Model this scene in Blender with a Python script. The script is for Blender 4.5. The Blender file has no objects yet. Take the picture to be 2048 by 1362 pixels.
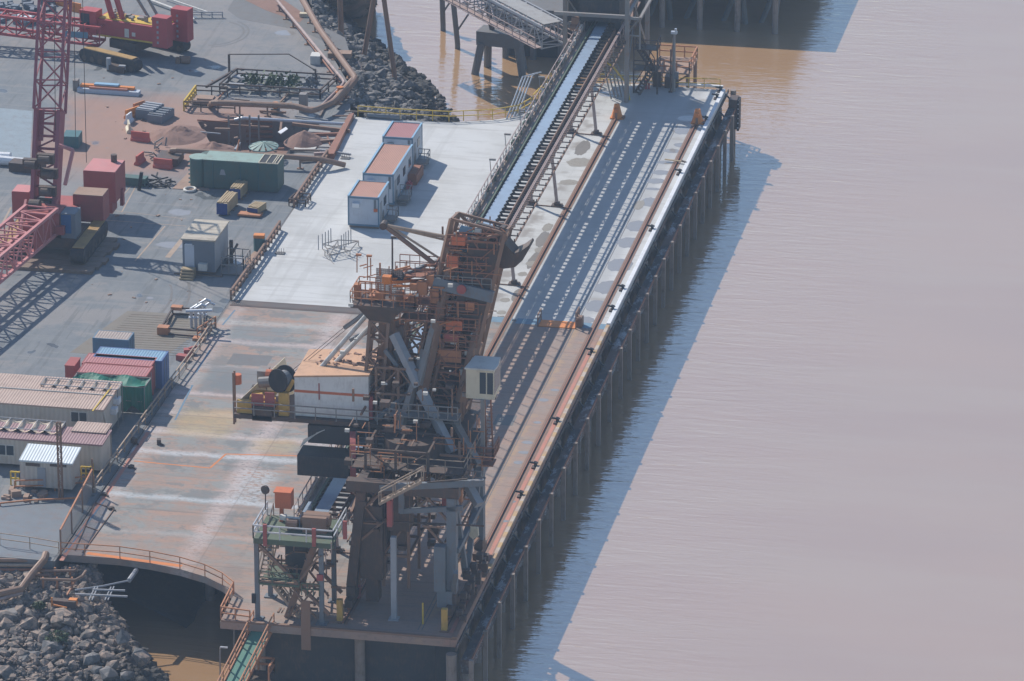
import bpy, math, random
from mathutils import Vector, Matrix, noise
R=math.radians
random.seed(7)
S=bpy.context.scene
COL=S.collection
# ------------------------------------------------------------------ camera
FPX=10890.0; HOR=4181.0
TH=math.atan(HOR/FPX); AZ=math.atan(2229/(FPX/math.cos(TH)))
FW=Vector((-math.sin(AZ)*math.cos(TH), math.cos(AZ)*math.cos(TH), -math.sin(TH)))
RT=Vector((math.cos(AZ), math.sin(AZ), 0)); UP=RT.cross(FW)
CAMP=Vector((76.61528,-515.45229,173.0))
cd=bpy.data.cameras.new('camera'); cam=bpy.data.objects.new('camera',cd); COL.objects.link(cam)
cam.location=CAMP
cam.rotation_euler=(math.pi/2-TH,0,AZ)
cd.sensor_width=36; cd.lens=FPX/2048*36; cd.clip_start=1; cd.clip_end=6000
S.camera=cam
S.render.resolution_x=1024; S.render.resolution_y=681
# ------------------------------------------------------------------ light
w=bpy.data.worlds.new('World'); S.world=w; w.use_nodes=True
nt=w.node_tree; bg=nt.nodes['Background']
sky=nt.nodes.new('ShaderNodeTexSky'); sky.sky_type='NISHITA'; sky.sun_disc=False
SUN=Vector((-.9,.75,1.0)).normalized()
sky.sun_elevation=math.asin(SUN.z); sky.sun_rotation=math.atan2(SUN.x,SUN.y)
sky.altitude=50; sky.dust_density=.4; sky.air_density=1.0; sky.ozone_density=3.0
nt.links.new(sky.outputs[0],bg.inputs[0]); bg.inputs[1].default_value=0.12
ld=bpy.data.lights.new('sun','SUN'); ld.energy=4.1; ld.angle=R(.5); ld.color=(1,.94,.86)
lo=bpy.data.objects.new('sun',ld); COL.objects.link(lo); lo.location=(0,0,80)
lo.rotation_euler=(-SUN).to_track_quat('-Z','Y').to_euler()
S.view_settings.view_transform='Standard'; S.view_settings.look='None'
S.view_settings.exposure=0.32; S.view_settings.gamma=1

def ray(x,y): return FW*FPX+RT*(x-1024)-UP*(y-681)
def g(x,y,z=0.0):
    d=ray(x,y); return CAMP+d*((z-CAMP.z)/d.z)
def gY(x,y,Y):
    d=ray(x,y); return CAMP+d*((Y-CAMP.y)/d.y)
def gX(x,y,X):
    d=ray(x,y); return CAMP+d*((X-CAMP.x)/d.x)
V=Vector
# ------------------------------------------------------------------ materials
class G:
    def __init__(s,name):
        s.m=bpy.data.materials.new(name); s.m.use_nodes=True; s.t=s.m.node_tree; s.n=s.t.nodes
        s.b=s.n['Principled BSDF']; s.tc=s.n.new('ShaderNodeNewGeometry').outputs['Position']
        sp=s.n.new('ShaderNodeSeparateXYZ'); s.t.links.new(s.tc,sp.inputs[0]); s.x,s.y,s.z=sp.outputs
    def set(s,sock,v):
        if hasattr(v,'links') or hasattr(v,'is_linked'): s.t.links.new(v,sock)
        else: sock.default_value=v
    def math(s,op,a,b=0.0,c=0.0,clamp=False):
        n=s.n.new('ShaderNodeMath'); n.operation=op; n.use_clamp=clamp
        s.set(n.inputs[0],a); s.set(n.inputs[1],b); s.set(n.inputs[2],c); return n.outputs[0]
    def vec(s,sc=(1,1,1),off=(0,0,0)):
        n=s.n.new('ShaderNodeMapping'); n.inputs['Scale'].default_value=sc; n.inputs['Location'].default_value=off
        s.t.links.new(s.tc,n.inputs[0]); return n.outputs[0]
    def noise(s,scale=1,detail=4,sc=(1,1,1),off=(0,0,0),rough=.55,dist=0.0):
        n=s.n.new('ShaderNodeTexNoise'); n.inputs['Scale'].default_value=scale; n.inputs['Detail'].default_value=detail
        n.inputs['Roughness'].default_value=rough; n.inputs['Distortion'].default_value=dist
        s.t.links.new(s.vec(sc,off),n.inputs['Vector']); return n.outputs['Fac']
    def ramp(s,f,lo,hi):
        n=s.n.new('ShaderNodeMapRange'); n.interpolation_type='SMOOTHSTEP'
        s.set(n.inputs[0],f); n.inputs[1].default_value=lo; n.inputs[2].default_value=hi; return n.outputs[0]
    def mix(s,f,a,b):
        n=s.n.new('ShaderNodeMix'); n.data_type='RGBA'
        s.set(n.inputs[0],f)
        for i,v in ((6,a),(7,b)):
            if isinstance(v,tuple): n.inputs[i].default_value=(*v[:3],1)
            else: s.t.links.new(v,n.inputs[i])
        return n.outputs[2]
    def band(s,c,x0,hw,soft=.3):   # 1 inside |c-x0|<hw
        d=s.math('ABSOLUTE',s.math('SUBTRACT',c,x0)); return s.ramp(d,hw+soft,hw-soft if hw>soft else 0)
    def out(s,col,rough=.8,bump=None,bs=.3,bd=.05,metal=0,spec=.5):
        if isinstance(col,tuple): s.b.inputs['Base Color'].default_value=(*col[:3],1)
        else: s.t.links.new(col,s.b.inputs['Base Color'])
        s.set(s.b.inputs['Roughness'],rough); s.b.inputs['Metallic'].default_value=metal
        s.b.inputs['Specular IOR Level'].default_value=spec
        if bump is not None:
            n=s.n.new('ShaderNodeBump'); n.inputs['Strength'].default_value=bs; n.inputs['Distance'].default_value=bd
            s.t.links.new(bump,n.inputs['Height']); s.t.links.new(n.outputs[0],s.b.inputs['Normal'])
        return s.m
def paint(name,c,rough=.6,dirt=(.16,.1,.07),amt=.35,scale=1.2,metal=0):
    q=G(name); n1=q.noise(scale,5); n2=q.noise(scale*6,3,sc=(1,1,.25))
    f=q.math('MULTIPLY',q.ramp(q.math('ADD',q.math('MULTIPLY',n1,.6),q.math('MULTIPLY',n2,.4)),.46,.7),amt)
    v=q.math('MULTIPLY',q.ramp(q.noise(.7,3,off=(9,2,4)),.3,.7),.25)
    c2=tuple(x*.7 for x in c)
    return q.out(q.mix(f,q.mix(v,c,c2),dirt),rough,metal=metal,spec=.3)
M={}
def corr(name,c,axis='x',freq=5.0,amt=.3,rough=.55,dirt=(.16,.1,.07)):   # ribbed sheet metal
    q=G(name); ax=dict(x=q.x,y=q.y,z=q.z)[axis]
    r=q.math('SINE',q.math('MULTIPLY',ax,freq*2*math.pi))
    h=q.math('MULTIPLY_ADD',r,.5,.5)
    n1=q.noise(.8,5)
    cc=q.mix(q.math('MULTIPLY',q.ramp(n1,.45,.75),amt),c,dirt)
    cc=q.mix(q.math('MULTIPLY',h,.25),cc,tuple(x*.55 for x in c))
    return q.out(cc,rough,bump=h,bs=.6,bd=.05,spec=.3)
# water
def water():
    q=G('muddy_water')
    n1=q.noise(.8,3,sc=(.3,1.5,1),rough=.5,dist=.5); n2=q.noise(2.6,2,sc=(.25,1.3,1),off=(4,9,0)); n3=q.noise(.06,2,sc=(.5,1,1))
    calm=q.ramp(q.noise(.03,2,sc=(1,1,1),off=(3,7,1)),.35,.65)
    hh=q.math('ADD',n1,q.math('MULTIPLY',n2,.25))
    hh=q.math('MULTIPLY',hh,q.math('MULTIPLY_ADD',q.ramp(q.x,30,3),.85,.08))
    col=q.mix(q.ramp(n3,.3,.7),(.46,.285,.15),(.43,.265,.14))
    col=q.mix(q.math('MULTIPLY',q.ramp(q.noise(.12,4,sc=(.25,1.2,1),off=(5,5,0)),.4,.7),.5),col,(.47,.32,.18))
    q.out(col,.03,bump=hh,bs=.7,bd=.12,spec=.5)
    q.b.inputs['IOR'].default_value=4.0; q.b.inputs['Specular Tint'].default_value=(.93,.96,.95,1)
    return q.m
M['water']=water()
def asphalt():
    q=G('yard_asphalt')
    n1=q.noise(.09,8,rough=.7); n2=q.noise(.6,9,sc=(1,.6,1),off=(3,1,0),rough=.72); n3=q.noise(9,3)
    wx=q.math('ADD',q.x,q.math('MULTIPLY',n1,14)); wy=q.math('ADD',q.y,q.math('MULTIPLY',q.noise(.1,5,off=(30,0,0)),16))
    # red dirt zone x -62..-42, y -38..-12
    fx=q.band(wx,-46,11,3); fy=q.band(wy,-17,11,4)
    red=q.math('MULTIPLY',fx,fy)
    base=q.mix(q.ramp(n2,.35,.7),(.155,.172,.185),(.205,.215,.22))
    base=q.mix(q.math('MULTIPLY',q.ramp(n1,.5,.57),.7),base,(.25,.235,.225))
    base=q.mix(q.math('MULTIPLY',q.ramp(n3,.45,.8),.25),base,(.22,.2,.19))
    tr=q.noise(.5,6,sc=(3,.15,1),off=(7,7,7),rough=.65); base=q.mix(q.math('MULTIPLY',q.ramp(tr,.54,.6),.4),base,(.1,.108,.112)); tr2=q.noise(.4,7,sc=(.2,2.6,1),off=(2,7,7),rough=.7); base=q.mix(q.math('MULTIPLY',q.ramp(tr2,.55,.6),.4),base,(.26,.25,.24))
    base=q.mix(q.math('MULTIPLY',red,q.math('MULTIPLY_ADD',n2,.5,.6)),base,(.34,.20,.15))
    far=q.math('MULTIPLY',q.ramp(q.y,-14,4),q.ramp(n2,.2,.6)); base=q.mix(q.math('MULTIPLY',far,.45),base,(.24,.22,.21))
    wet=q.ramp(q.noise(.22,3,off=(11,3,2)),.66,.7)
    base=q.mix(q.math('MULTIPLY',wet,.6),base,(.09,.1,.105))
    return q.out(base,q.math('MULTIPLY_ADD',wet,-.7,.88),bump=n3,bs=.25,bd=.02,spec=.35)
M['asphalt']=asphalt()
def white_deck():
    q=G('pale_concrete')
    n1=q.noise(.12,6,rough=.65); n2=q.noise(.5,8,sc=(.3,2,1),rough=.7); n3=q.noise(5,5,rough=.7)
    c=q.mix(q.ramp(n1,.38,.62),(.44,.44,.425),(.53,.53,.515))
    c=q.mix(q.math('MULTIPLY',q.ramp(n2,.5,.62),.45),c,(.37,.36,.34)); tr=q.noise(.35,6,sc=(2.2,.1,1),off=(4,1,0),rough=.6); c=q.mix(q.math('MULTIPLY',q.ramp(tr,.56,.62),.3),c,(.36,.355,.34))
    c=q.mix(q.math('MULTIPLY',q.ramp(n3,.5,.8),.15),c,(.36,.34,.32))
    # slab joints every 8.2 m
    j=q.math('PINGPONG',q.y,4.1); c=q.mix(q.math('MULTIPLY',q.ramp(j,.1,.02),.35),c,(.3,.29,.28))
    # strip between the rails is greyer
    lane=q.band(q.x,-5.3,3.2,.5); c=q.mix(q.math('MULTIPLY',lane,.55),c,(.33,.33,.33))
    # rust brown puddle stains beside the left rail
    st=q.math('MULTIPLY',q.band(q.math('ADD',q.x,q.math('MULTIPLY',n1,2)),-10.6,.9,.7),q.ramp(q.noise(.33,3,off=(5,0,0)),.48,.62))
    c=q.mix(q.math('MULTIPLY',st,.75),c,(.22,.19,.165))
    st2=q.math('MULTIPLY',q.band(q.x,-2.2,.8,.5),q.ramp(q.noise(.2,3,sc=(.5,1,1),off=(8,3,0)),.6,.66)); c=q.mix(q.math('MULTIPLY',st2,.6),c,(.26,.23,.2))
    return q.out(c,q.math('MULTIPLY_ADD',n1,-.3,.85),bump=n3,bs=.15,bd=.02,spec=.35)
M['white_deck']=white_deck()
def brown_deck():
    q=G('stained_concrete')
    n1=q.noise(.16,8,dist=.6,rough=.7); n2=q.noise(.45,9,sc=(.45,1.6,1),off=(3,3,0),rough=.72); n3=q.noise(3,6,sc=(.6,1.3,1),rough=.7); n4=q.noise(.28,9,off=(20,4,1),rough=.72)
    xw=q.math('ADD',q.x,q.math('MULTIPLY_ADD',n2,2.4,-1.2)); yw=q.math('ADD',q.y,q.math('MULTIPLY_ADD',n4,2.6,-1.3))
    c=q.mix(q.ramp(n1,.46,.54),(.295,.235,.20),(.255,.255,.24))
    c=q.mix(q.math('MULTIPLY',q.ramp(n2,.48,.6),.8),c,(.37,.235,.175))
    c=q.mix(q.math('MULTIPLY',q.ramp(n4,.52,.58),.75),c,(.175,.182,.18))
    # pale dried slurry bands across and along
    for x0,w_,a in ((-24.3,.8,.75),(-17,.6,.35),(-33.6,.5,.45)):
        c=q.mix(q.math('MULTIPLY',q.math('MULTIPLY',q.band(xw,x0,w_,.7),a),q.ramp(n3,.4,.5)),c,(.50,.41,.385))
    for y0,w_,a,cc in ((-77.5,.5,.7,(.5,.42,.4)),(-84,.35,.5,(.5,.42,.4)),(-90.5,.5,.8,(.5,.41,.39)),(-99.5,.5,.75,(.5,.44,.42)),(-104,.45,.75,(.52,.53,.54)),(-113.6,.45,.7,(.5,.54,.56)),(-95,.3,.6,(.5,.42,.4)),(-121,.3,.4,(.42,.4,.38)),(-73,.6,.5,(.45,.44,.42))):
        m_=q.math('MULTIPLY',q.math('MULTIPLY',q.band(yw,y0,w_,.45),a),q.ramp(q.x,-6,-14)); c=q.mix(q.math('MULTIPLY',m_,q.ramp(n3,.36,.48)),c,cc)
    # blue white slurry near front
    m_=q.math('MULTIPLY',q.band(q.math('ADD',xw,q.math('MULTIPLY',q.y,.03)),-26,1.4,.8),q.band(yw,-110,4,1)); c=q.mix(q.math('MULTIPLY',q.math('MULTIPLY',m_,q.ramp(n3,.45,.55)),.8),c,(.48,.51,.53))
    # ochre and dark patches
    m_=q.math('MULTIPLY',q.band(xw,-30,2.6,1),q.band(yw,-97,3,1)); c=q.mix(q.math('MULTIPLY',m_,.6),c,(.45,.33,.17))
    m_=q.math('MULTIPLY',q.band(xw,-29.5,3,.4),q.band(yw,-87,3.2,.4)); c=q.mix(q.math('MULTIPLY',m_,.7),c,(.16,.18,.19)); m_=q.math('MULTIPLY',q.band(xw,-30.5,2.6,.4),q.band(yw,-75.5,1.8,.4)); c=q.mix(q.math('MULTIPLY',m_,.6),c,(.18,.2,.21))
    m_=q.math('MULTIPLY',q.band(xw,-23,1.8,.8),q.band(yw,-101,1.6,.8)); c=q.mix(q.math('MULTIPLY',m_,.5),c,(.45,.33,.17))
    # front: rust toward the edges
    m_=q.math('MULTIPLY',q.ramp(q.y,-119,-128),q.ramp(n2,.2,.6)); c=q.mix(q.math('MULTIPLY',m_,.55),c,(.34,.22,.165))
    # crane lane: greyer
    lane=q.band(q.x,-5.3,3.2,.5); c=q.mix(q.math('MULTIPLY',lane,.5),c,(.25,.225,.21))
    lane=q.band(xw,-3.0,.35,.25); c=q.mix(q.math('MULTIPLY',lane,q.math('MULTIPLY',q.ramp(n4,.4,.55),.6)),c,(.5,.33,.16))
    lane=q.ramp(q.x,-8.8,-8.2); c=q.mix(q.math('MULTIPLY',lane,q.math('MULTIPLY_ADD',n2,.6,.2)),c,(.36,.225,.165)); lane=q.band(q.x,.0,1.1,.3); c=q.mix(q.math('MULTIPLY',lane,.5),c,(.37,.20,.15))
    c=q.mix(q.math('MULTIPLY',q.ramp(n3,.52,.62),.4),c,(.2,.16,.14)); tr=q.noise(.5,6,sc=(.12,2.2,1),off=(1,5,2),rough=.7); c=q.mix(q.math('MULTIPLY',q.ramp(tr,.55,.6),.4),c,(.2,.18,.165))
    j=q.math('PINGPONG',q.math('ADD',q.y,2),5.2); c=q.mix(q.math('MULTIPLY',q.ramp(j,.12,.03),.4),c,(.14,.12,.11))
    j=q.math('PINGPONG',q.math('ADD',q.x,.5),5.7); c=q.mix(q.math('MULTIPLY',q.ramp(j,.1,.03),.3),c,(.14,.12,.11))
    return q.out(c,.85,bump=n3,bs=.2,bd=.02,spec=.3)
M['brown_deck']=brown_deck()
def rocky(name,c1,c2,c3):
    q=G(name); n=q.noise(1.6,3); n2=q.noise(4,6,rough=.7)
    c=q.mix(q.ramp(n,.44,.58),c1,c2); c=q.mix(q.math('MULTIPLY',q.ramp(n2,.45,.7),.6),c,c3)
    # tide mark: stones near the water stay dark with weed and wet
    c=q.mix(q.ramp(q.z,-3.0,-4.4),c,(.07,.065,.06))
    return q.out(c,.85,bump=n2,bs=.5,bd=.1,spec=.3)
M['rock']=rocky('rock',(.13,.13,.13),(.24,.22,.205),(.10,.095,.09))
M['rock_warm']=rocky('rock_warm',(.14,.125,.115),(.34,.255,.20),(.10,.085,.075))
M['soil']=paint('red_soil',(.27,.165,.13),.95,(.17,.11,.09),.6,.5)
M['soil_tan']=paint('tan_soil',(.36,.25,.19),.95,(.2,.14,.11),.5,.5)
P_=lambda n,c,**k: M.__setitem__(n,paint(n,c,**k))
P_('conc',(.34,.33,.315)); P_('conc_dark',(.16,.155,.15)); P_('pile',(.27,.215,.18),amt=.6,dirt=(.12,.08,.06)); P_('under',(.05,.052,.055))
P_('steel_grey',(.25,.235,.22),amt=.6,dirt=(.27,.15,.1)); P_('steel_brown',(.25,.155,.11),amt=.6,dirt=(.26,.12,.07)); P_('steel_dark',(.095,.072,.062),amt=.6,dirt=(.19,.095,.06))
P_('rust',(.30,.13,.08),amt=.5); P_('rust_orange',(.45,.19,.09),amt=.5); P_('pipe_brown',(.30,.19,.135),amt=.5); P_('pink_steel',(.40,.30,.27),amt=.6)
P_('steel_green',(.10,.135,.09),amt=.5); P_('blue_grey',(.17,.19,.21),amt=.5,dirt=(.2,.12,.09)); P_('silver',(.55,.57,.6),rough=.35,amt=.2,metal=.3)
P_('orange',(.62,.2,.05),amt=.3); P_('orange_box',(.58,.16,.07),amt=.3); P_('yellow',(.62,.42,.06),amt=.3); P_('rail_orange',(.50,.22,.11),amt=.5); P_('red_line',(.50,.21,.15),amt=.6,scale=.8,dirt=(.3,.2,.16))
P_('crane_pink',(.34,.10,.115),amt=.3,dirt=(.3,.2,.18)); P_('crane_pink_l',(.55,.22,.21),amt=.3,dirt=(.4,.3,.28)); P_('crane_red',(.42,.075,.08),amt=.35,dirt=(.25,.1,.09)); P_('crane_house',(.38,.10,.09),amt=.25)
P_('white',(.72,.73,.74),amt=.2); P_('off_white',(.60,.58,.53),amt=.25); P_('cream',(.66,.58,.43),amt=.25); P_('panel_grey',(.50,.54,.60),amt=.15); P_('trim_blue',(.13,.22,.30),amt=.2)
P_('house_white',(.74,.71,.67),amt=.25); P_('black',(.025,.026,.03),amt=.2); P_('rubber',(.035,.035,.04),amt=.5)
P_('glass',(.04,.055,.07),rough=.15,amt=.05); P_('blue_glass',(.04,.13,.30),rough=.2,amt=.05)
P_('belt_sky_sheen',(.30,.37,.45),rough=.22,amt=.2); P_('wood',(.42,.32,.19),amt=.5); P_('wood_mat',(.22,.165,.13),amt=.6); P_('green_tank',(.075,.135,.12),amt=.4); P_('green_top',(.27,.37,.32),amt=.4); P_('ochre',(.55,.33,.08),amt=.5); P_('roof_dust',(.55,.32,.19),amt=.35); P_('dull_yellow',(.40,.25,.09),amt=.5)
P_('net_green',(.01,.15,.10),amt=.2); P_('gang_green',(.08,.24,.18),amt=.3); P_('navy',(.03,.06,.22),amt=.2); P_('teal',(.06,.15,.16),amt=.2)
P_('red_barrier',(.55,.12,.09),amt=.25); P_('orange_barrier',(.70,.25,.07),amt=.25); P_('light_blue',(.24,.42,.56),amt=.2); P_('blue',(.10,.17,.36),amt=.2)
P_('sail',(.62,.50,.37),amt=.3); P_('net_grey',(.3,.28,.27),amt=.2); P_('shade_grey',(.17,.19,.22),amt=.2); P_('side_grey',(.33,.34,.36),amt=.2); P_('tan_steel',(.40,.30,.22),amt=.5)
P_('foliage',(.05,.085,.035),amt=.4,dirt=(.09,.07,.03)); P_('pavers',(.2,.175,.14),amt=.4); P_('dried_mud',(.30,.28,.245),amt=.5,scale=3); P_('kerb_white',(.6,.58,.53)); P_('blue_plate',(.16,.27,.36),amt=.4); P_('dirty_blue',(.25,.30,.33),amt=.4)
P_('dirty_white',(.55,.55,.53),amt=.5)
M['roof_red']=corr('roof_red',(.40,.17,.165),'x',6,.2); M['roof_orange']=corr('roof_orange',(.46,.235,.165),'x',6,.2)
M['roof_tan']=corr('roof_tan',(.47,.34,.275),'x',4,.3); M['roof_mauve']=corr('roof_mauve',(.33,.20,.20),'x',4,.2); M['roof_white']=corr('roof_white',(.68,.73,.74),'x',4,.1)
M['cont_blue']=corr('cont_blue',(.20,.34,.46),'x',4,.2); M['cont_red']=corr('cont_red',(.42,.165,.16),'x',4,.2); M['cont_tan']=corr('cont_tan',(.38,.31,.27),'x',4,.3); M['wall_off']=corr('wall_off',(.56,.50,.43),'x',2.5,.2)
M['roof_beige']=corr('roof_beige',(.47,.41,.32),'y',1.2,.5)
def puddle():
    q=G('puddle'); n=q.noise(2,2); q.out(q.mix(n,(.25,.235,.22),(.30,.28,.26)),.04,spec=.6,bump=n,bs=.05,bd=.01); return q.m
M['puddle']=puddle()
def mesh_mat(name,c,alpha=.5,f=6):
    q=G(name); q.out(c,.6)
    a=q.math('PINGPONG',q.math('ADD',q.x,q.y),.5/f); b=q.math('PINGPONG',q.z,.5/f)
    k=q.math('MAXIMUM',q.ramp(a,.12/f,.10/f),q.ramp(b,.12/f,.10/f))
    q.set(q.b.inputs['Alpha'],q.math('MAXIMUM',k,alpha)); return q.m
M['mesh']=mesh_mat('wire_mesh',(.30,.26,.24),.35)
M['mesh_pink']=mesh_mat('walkway_mesh',(.34,.27,.25),.45)
M['plate_mesh']=mesh_mat('floor_grating',(.07,.06,.055),.75)
def wetsteel():
    q=G('wet_steel'); n=q.noise(1.1,8,sc=(1,.45,1),rough=.75); n2=q.noise(.35,4,sc=(1,.5,1),off=(4,4,4))
    k=q.ramp(n,.5,.6); c=q.mix(k,(.05,.045,.045),(.13,.15,.17)); c=q.mix(q.math('MULTIPLY',q.ramp(n2,.5,.6),.6),c,(.17,.10,.075))
    return q.out(c,q.math('MULTIPLY_ADD',k,-.6,.85),bump=n,bs=.6,bd=.05)
M['wet_steel']=wetsteel()
def kerb():
    q=G('striped_kerb'); k=q.ramp(q.math('PINGPONG',q.y,1.1),.5,.56); n=q.noise(1.5,4)
    return q.out(q.mix(q.math('MULTIPLY',q.ramp(n,.4,.6),.6),q.mix(k,(.48,.32,.15),(.46,.39,.32)),(.35,.24,.18)),.8)
M['kerb']=kerb()
def soilrock():
    q=G('bank_ground'); n=q.noise(.6,5); n2=q.noise(3,4)
    return q.out(q.mix(q.ramp(n,.4,.6),(.12,.115,.11),(.2,.165,.15)),.95,bump=n2,bs=.6,bd=.15)
M['bank']=soilrock()
# ------------------------------------------------------------------ mesh builder
class B:
    def __init__(s): s.v=[]; s.f=[]; s.mi=[]
    def add(s,vs,fs):
        o=len(s.v); s.v+= [tuple(v) for v in vs]; s.f+=[tuple(i+o for i in f) for f in fs]; return s
    def box(s,a,b):
        (x0,y0,z0),(x1,y1,z1)=[(min(p,q)) for p,q in zip(a,b)],[(max(p,q)) for p,q in zip(a,b)]
        return s.add([(x0,y0,z0),(x1,y0,z0),(x1,y1,z0),(x0,y1,z0),(x0,y0,z1),(x1,y0,z1),(x1,y1,z1),(x0,y1,z1)],
            [(3,2,1,0),(4,5,6,7),(0,1,5,4),(1,2,6,5),(2,3,7,6),(3,0,4,7)])
    def obox(s,c,sx,sy,sz,rz=0,rx=0,ry=0):   # centre bottom, size, rotation
        m=Matrix.Translation(V(c))@Matrix.Rotation(rz,4,'Z')@Matrix.Rotation(rx,4,'X')@Matrix.Rotation(ry,4,'Y')
        vs=[m@V((x*sx/2,y*sy/2,z)) for z in (0,sz) for x,y in ((-1,-1),(1,-1),(1,1),(-1,1))]
        return s.add(vs,[(3,2,1,0),(4,5,6,7),(0,1,5,4),(1,2,6,5),(2,3,7,6),(3,0,4,7)])
    def bar(s,a,b,w=.1,h=None,up=(0,0,1)):
        a,b=V(a),V(b); h=h or w; d=(b-a)
        if d.length<1e-6: return s
        d.normalize(); u=V(up)
        if abs(d.dot(u))>.98: u=V((0,1,0))
        r=d.cross(u).normalized(); u=r.cross(d)
        vs=[p+r*(i*w/2)+u*(j*h/2) for p in (a,b) for i,j in ((-1,-1),(1,-1),(1,1),(-1,1))]
        return s.add(vs,[(0,1,2,3),(7,6,5,4),(1,0,4,5),(2,1,5,6),(3,2,6,7),(0,3,7,4)])
    def tube(s,pts,r=.1,n=8,caps=True):
        pts=[V(p) for p in pts]; rs=r if isinstance(r,(list,tuple)) else [r]*len(pts)
        rings=[]; ref=None
        for i,p in enumerate(pts):
            d=(pts[min(i+1,len(pts)-1)]-pts[max(i-1,0)]).normalized()
            if ref is None or abs(ref.dot(d))>.95: ref=V((0,0,1)) if abs(d.z)<.9 else V((1,0,0))
            u=(ref-d*ref.dot(d)).normalized(); ref=u; w_=d.cross(u)
            rings.append([p+(u*math.cos(t)+w_*math.sin(t))*rs[i] for t in [2*math.pi*k/n for k in range(n)]])
        vs=[q for rr in rings for q in rr]; fs=[]
        for i in range(len(pts)-1):
            for k in range(n):
                k2=(k+1)%n; fs.append((i*n+k,i*n+k2,(i+1)*n+k2,(i+1)*n+k))
        if caps: fs.append(tuple(range(n))[::-1]); fs.append(tuple((len(pts)-1)*n+k for k in range(n)))
        return s.add(vs,fs)
    def cyl(s,c,r,h,n=16,r2=None): return s.tube([c,(c[0],c[1],c[2]+h)],[r,r if r2 is None else r2],n)
    def prism(s,poly,z0,z1):
        n=len(poly); return s.add([(p[0],p[1],z0) for p in poly]+[(p[0],p[1],z1) for p in poly],
            [tuple(range(n))[::-1],tuple(range(n,2*n))]+[(i,(i+1)%n,n+(i+1)%n,n+i) for i in range(n)])
    def quad(s,*p): return s.add(p,[tuple(range(len(p)))])
    def rail(s,pts,h=1.05,sp=1.6,r=.035,mids=(1,.52),off=0):
        pts=[V(p) for p in pts]
        for a,b in zip(pts,pts[1:]):
            L=(b-a).length; n=max(1,round(L/sp))
            for m in mids: s.bar(a+V((0,0,h*m)),b+V((0,0,h*m)),r*2)
            for i in range(n+1): p=a.lerp(b,i/n); s.bar(p,p+V((0,0,h)),r*1.8)
        return s
    def truss(s,a,b,w=2,h=2,cell=2,r=.1,rb=.06,up=(0,0,1),faces='lrtb'):   # 4 chord lattice box from a to b (a,b centres)
        a,b=V(a),V(b); d=(b-a); L=d.length; d.normalize(); u=V(up); rr=d.cross(u).normalized(); u=rr.cross(d)
        c=[(-1,-1),(1,-1),(1,1),(-1,1)]; n=max(1,round(L/cell))
        P=lambda i,k:a+d*(L*i/n)+rr*(c[k][0]*w/2)+u*(c[k][1]*h/2)
        for k in range(4): s.bar(P(0,k),P(n,k),r*2)
        fs={'b':(0,1),'r':(1,2),'t':(2,3),'l':(3,0)}
        for i in range(n+1):
            for fc in faces:
                k,l=fs[fc]; s.bar(P(i,k),P(i,l),rb*2)
                if i<n:
                    s.bar(P(i,k if i%2 else l),P(i+1,l if i%2 else k),rb*2)
        return s
    def stairs(s,a,b,w=.8,r=.04):
        a,b=V(a),V(b); d=b-a; h=V((d.x,d.y,0)); h.normalize(); sd=V((-h.y,h.x,0))*w/2
        s.bar(a+sd,b+sd,.06,.22); s.bar(a-sd,b-sd,.06,.22)
        n=max(2,int(abs(d.z)/.25))
        for i in range(n): p=a.lerp(b,(i+.5)/n); s.bar(p-sd,p+sd,.24,.04)
        for q in (sd,-sd):
            s.bar(a+q+V((0,0,1)),b+q+V((0,0,1)),r*1.6)
            for i in range(4): p=a.lerp(b,i/3)+q; s.bar(p,p+V((0,0,1)),r*1.4)
        return s
    def build(s,name,mat,parent=None,smooth=False):
        me=bpy.data.meshes.new(name); me.from_pydata(s.v,[],s.f); me.validate()
        me.materials.append(M[mat] if isinstance(mat,str) else mat)
        if smooth:
            for p in me.polygons: p.use_smooth=True
        o=bpy.data.objects.new(name,me); COL.objects.link(o)
        if parent is not None:
            o.parent=parent; pm=Matrix.Translation(-WL[parent.name]); o.matrix_parent_inverse=pm
            WL[o.name]=V((0,0,0))
        else: WL[o.name]=V((0,0,0))
        return o
WL={}
def each(b,name,mat,parent,cap=95):
    # link every loose piece of the builder as a part of its own (the smallest beyond the cap stay together)
    n=len(b.v); par=list(range(n))
    def fd(i):
        while par[i]!=i: par[i]=par[par[i]]; i=par[i]
        return i
    for f in b.f:
        for i in f[1:]: par[fd(i)]=fd(f[0])
    grp={}
    for f in b.f: grp.setdefault(fd(f[0]),[]).append(f)
    L=list(grp.values())
    def emit(fs):
        idx={}; o=B()
        for f in fs:
            for i in f:
                if i not in idx: idx[i]=len(o.v); o.v.append(b.v[i])
            o.f.append(tuple(idx[i] for i in f))
        return o.build(name,mat,parent)
    for fs in L[:cap]: emit(fs)
    if len(L)>cap:
        k=emit([f for fs in L[cap:] for f in fs]); k['kind']='stuff'
def tag(o,label,cat,group=None,kind=None):
    o['label']=label; o['category']=cat
    if group: o['group']=group
    if kind: o['kind']=kind
    return o
def struct(o): o['kind']='structure'; return o
def thing(name,label,cat,loc=(0,0,0),group=None):
    o=bpy.data.objects.new(name,None); COL.objects.link(o); o.location=loc; WL[o.name]=V(loc)
    o.empty_display_size=.5
    return tag(o,label,cat,group)
def dup(root,delta,label=None,rz=None):
    def cp(o,par):
        c=o.copy(); COL.objects.link(c)
        if par is not None: c.parent=par; c.matrix_parent_inverse=o.matrix_parent_inverse.copy()
        for ch in o.children: cp(ch,c)
        return c
    r=cp(root,None); r.location=root.location+V(delta)
    if rz is not None: r.rotation_euler=(0,0,rz)
    if label: r['label']=label
    WL[r.name]=V(r.location); return r

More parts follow.
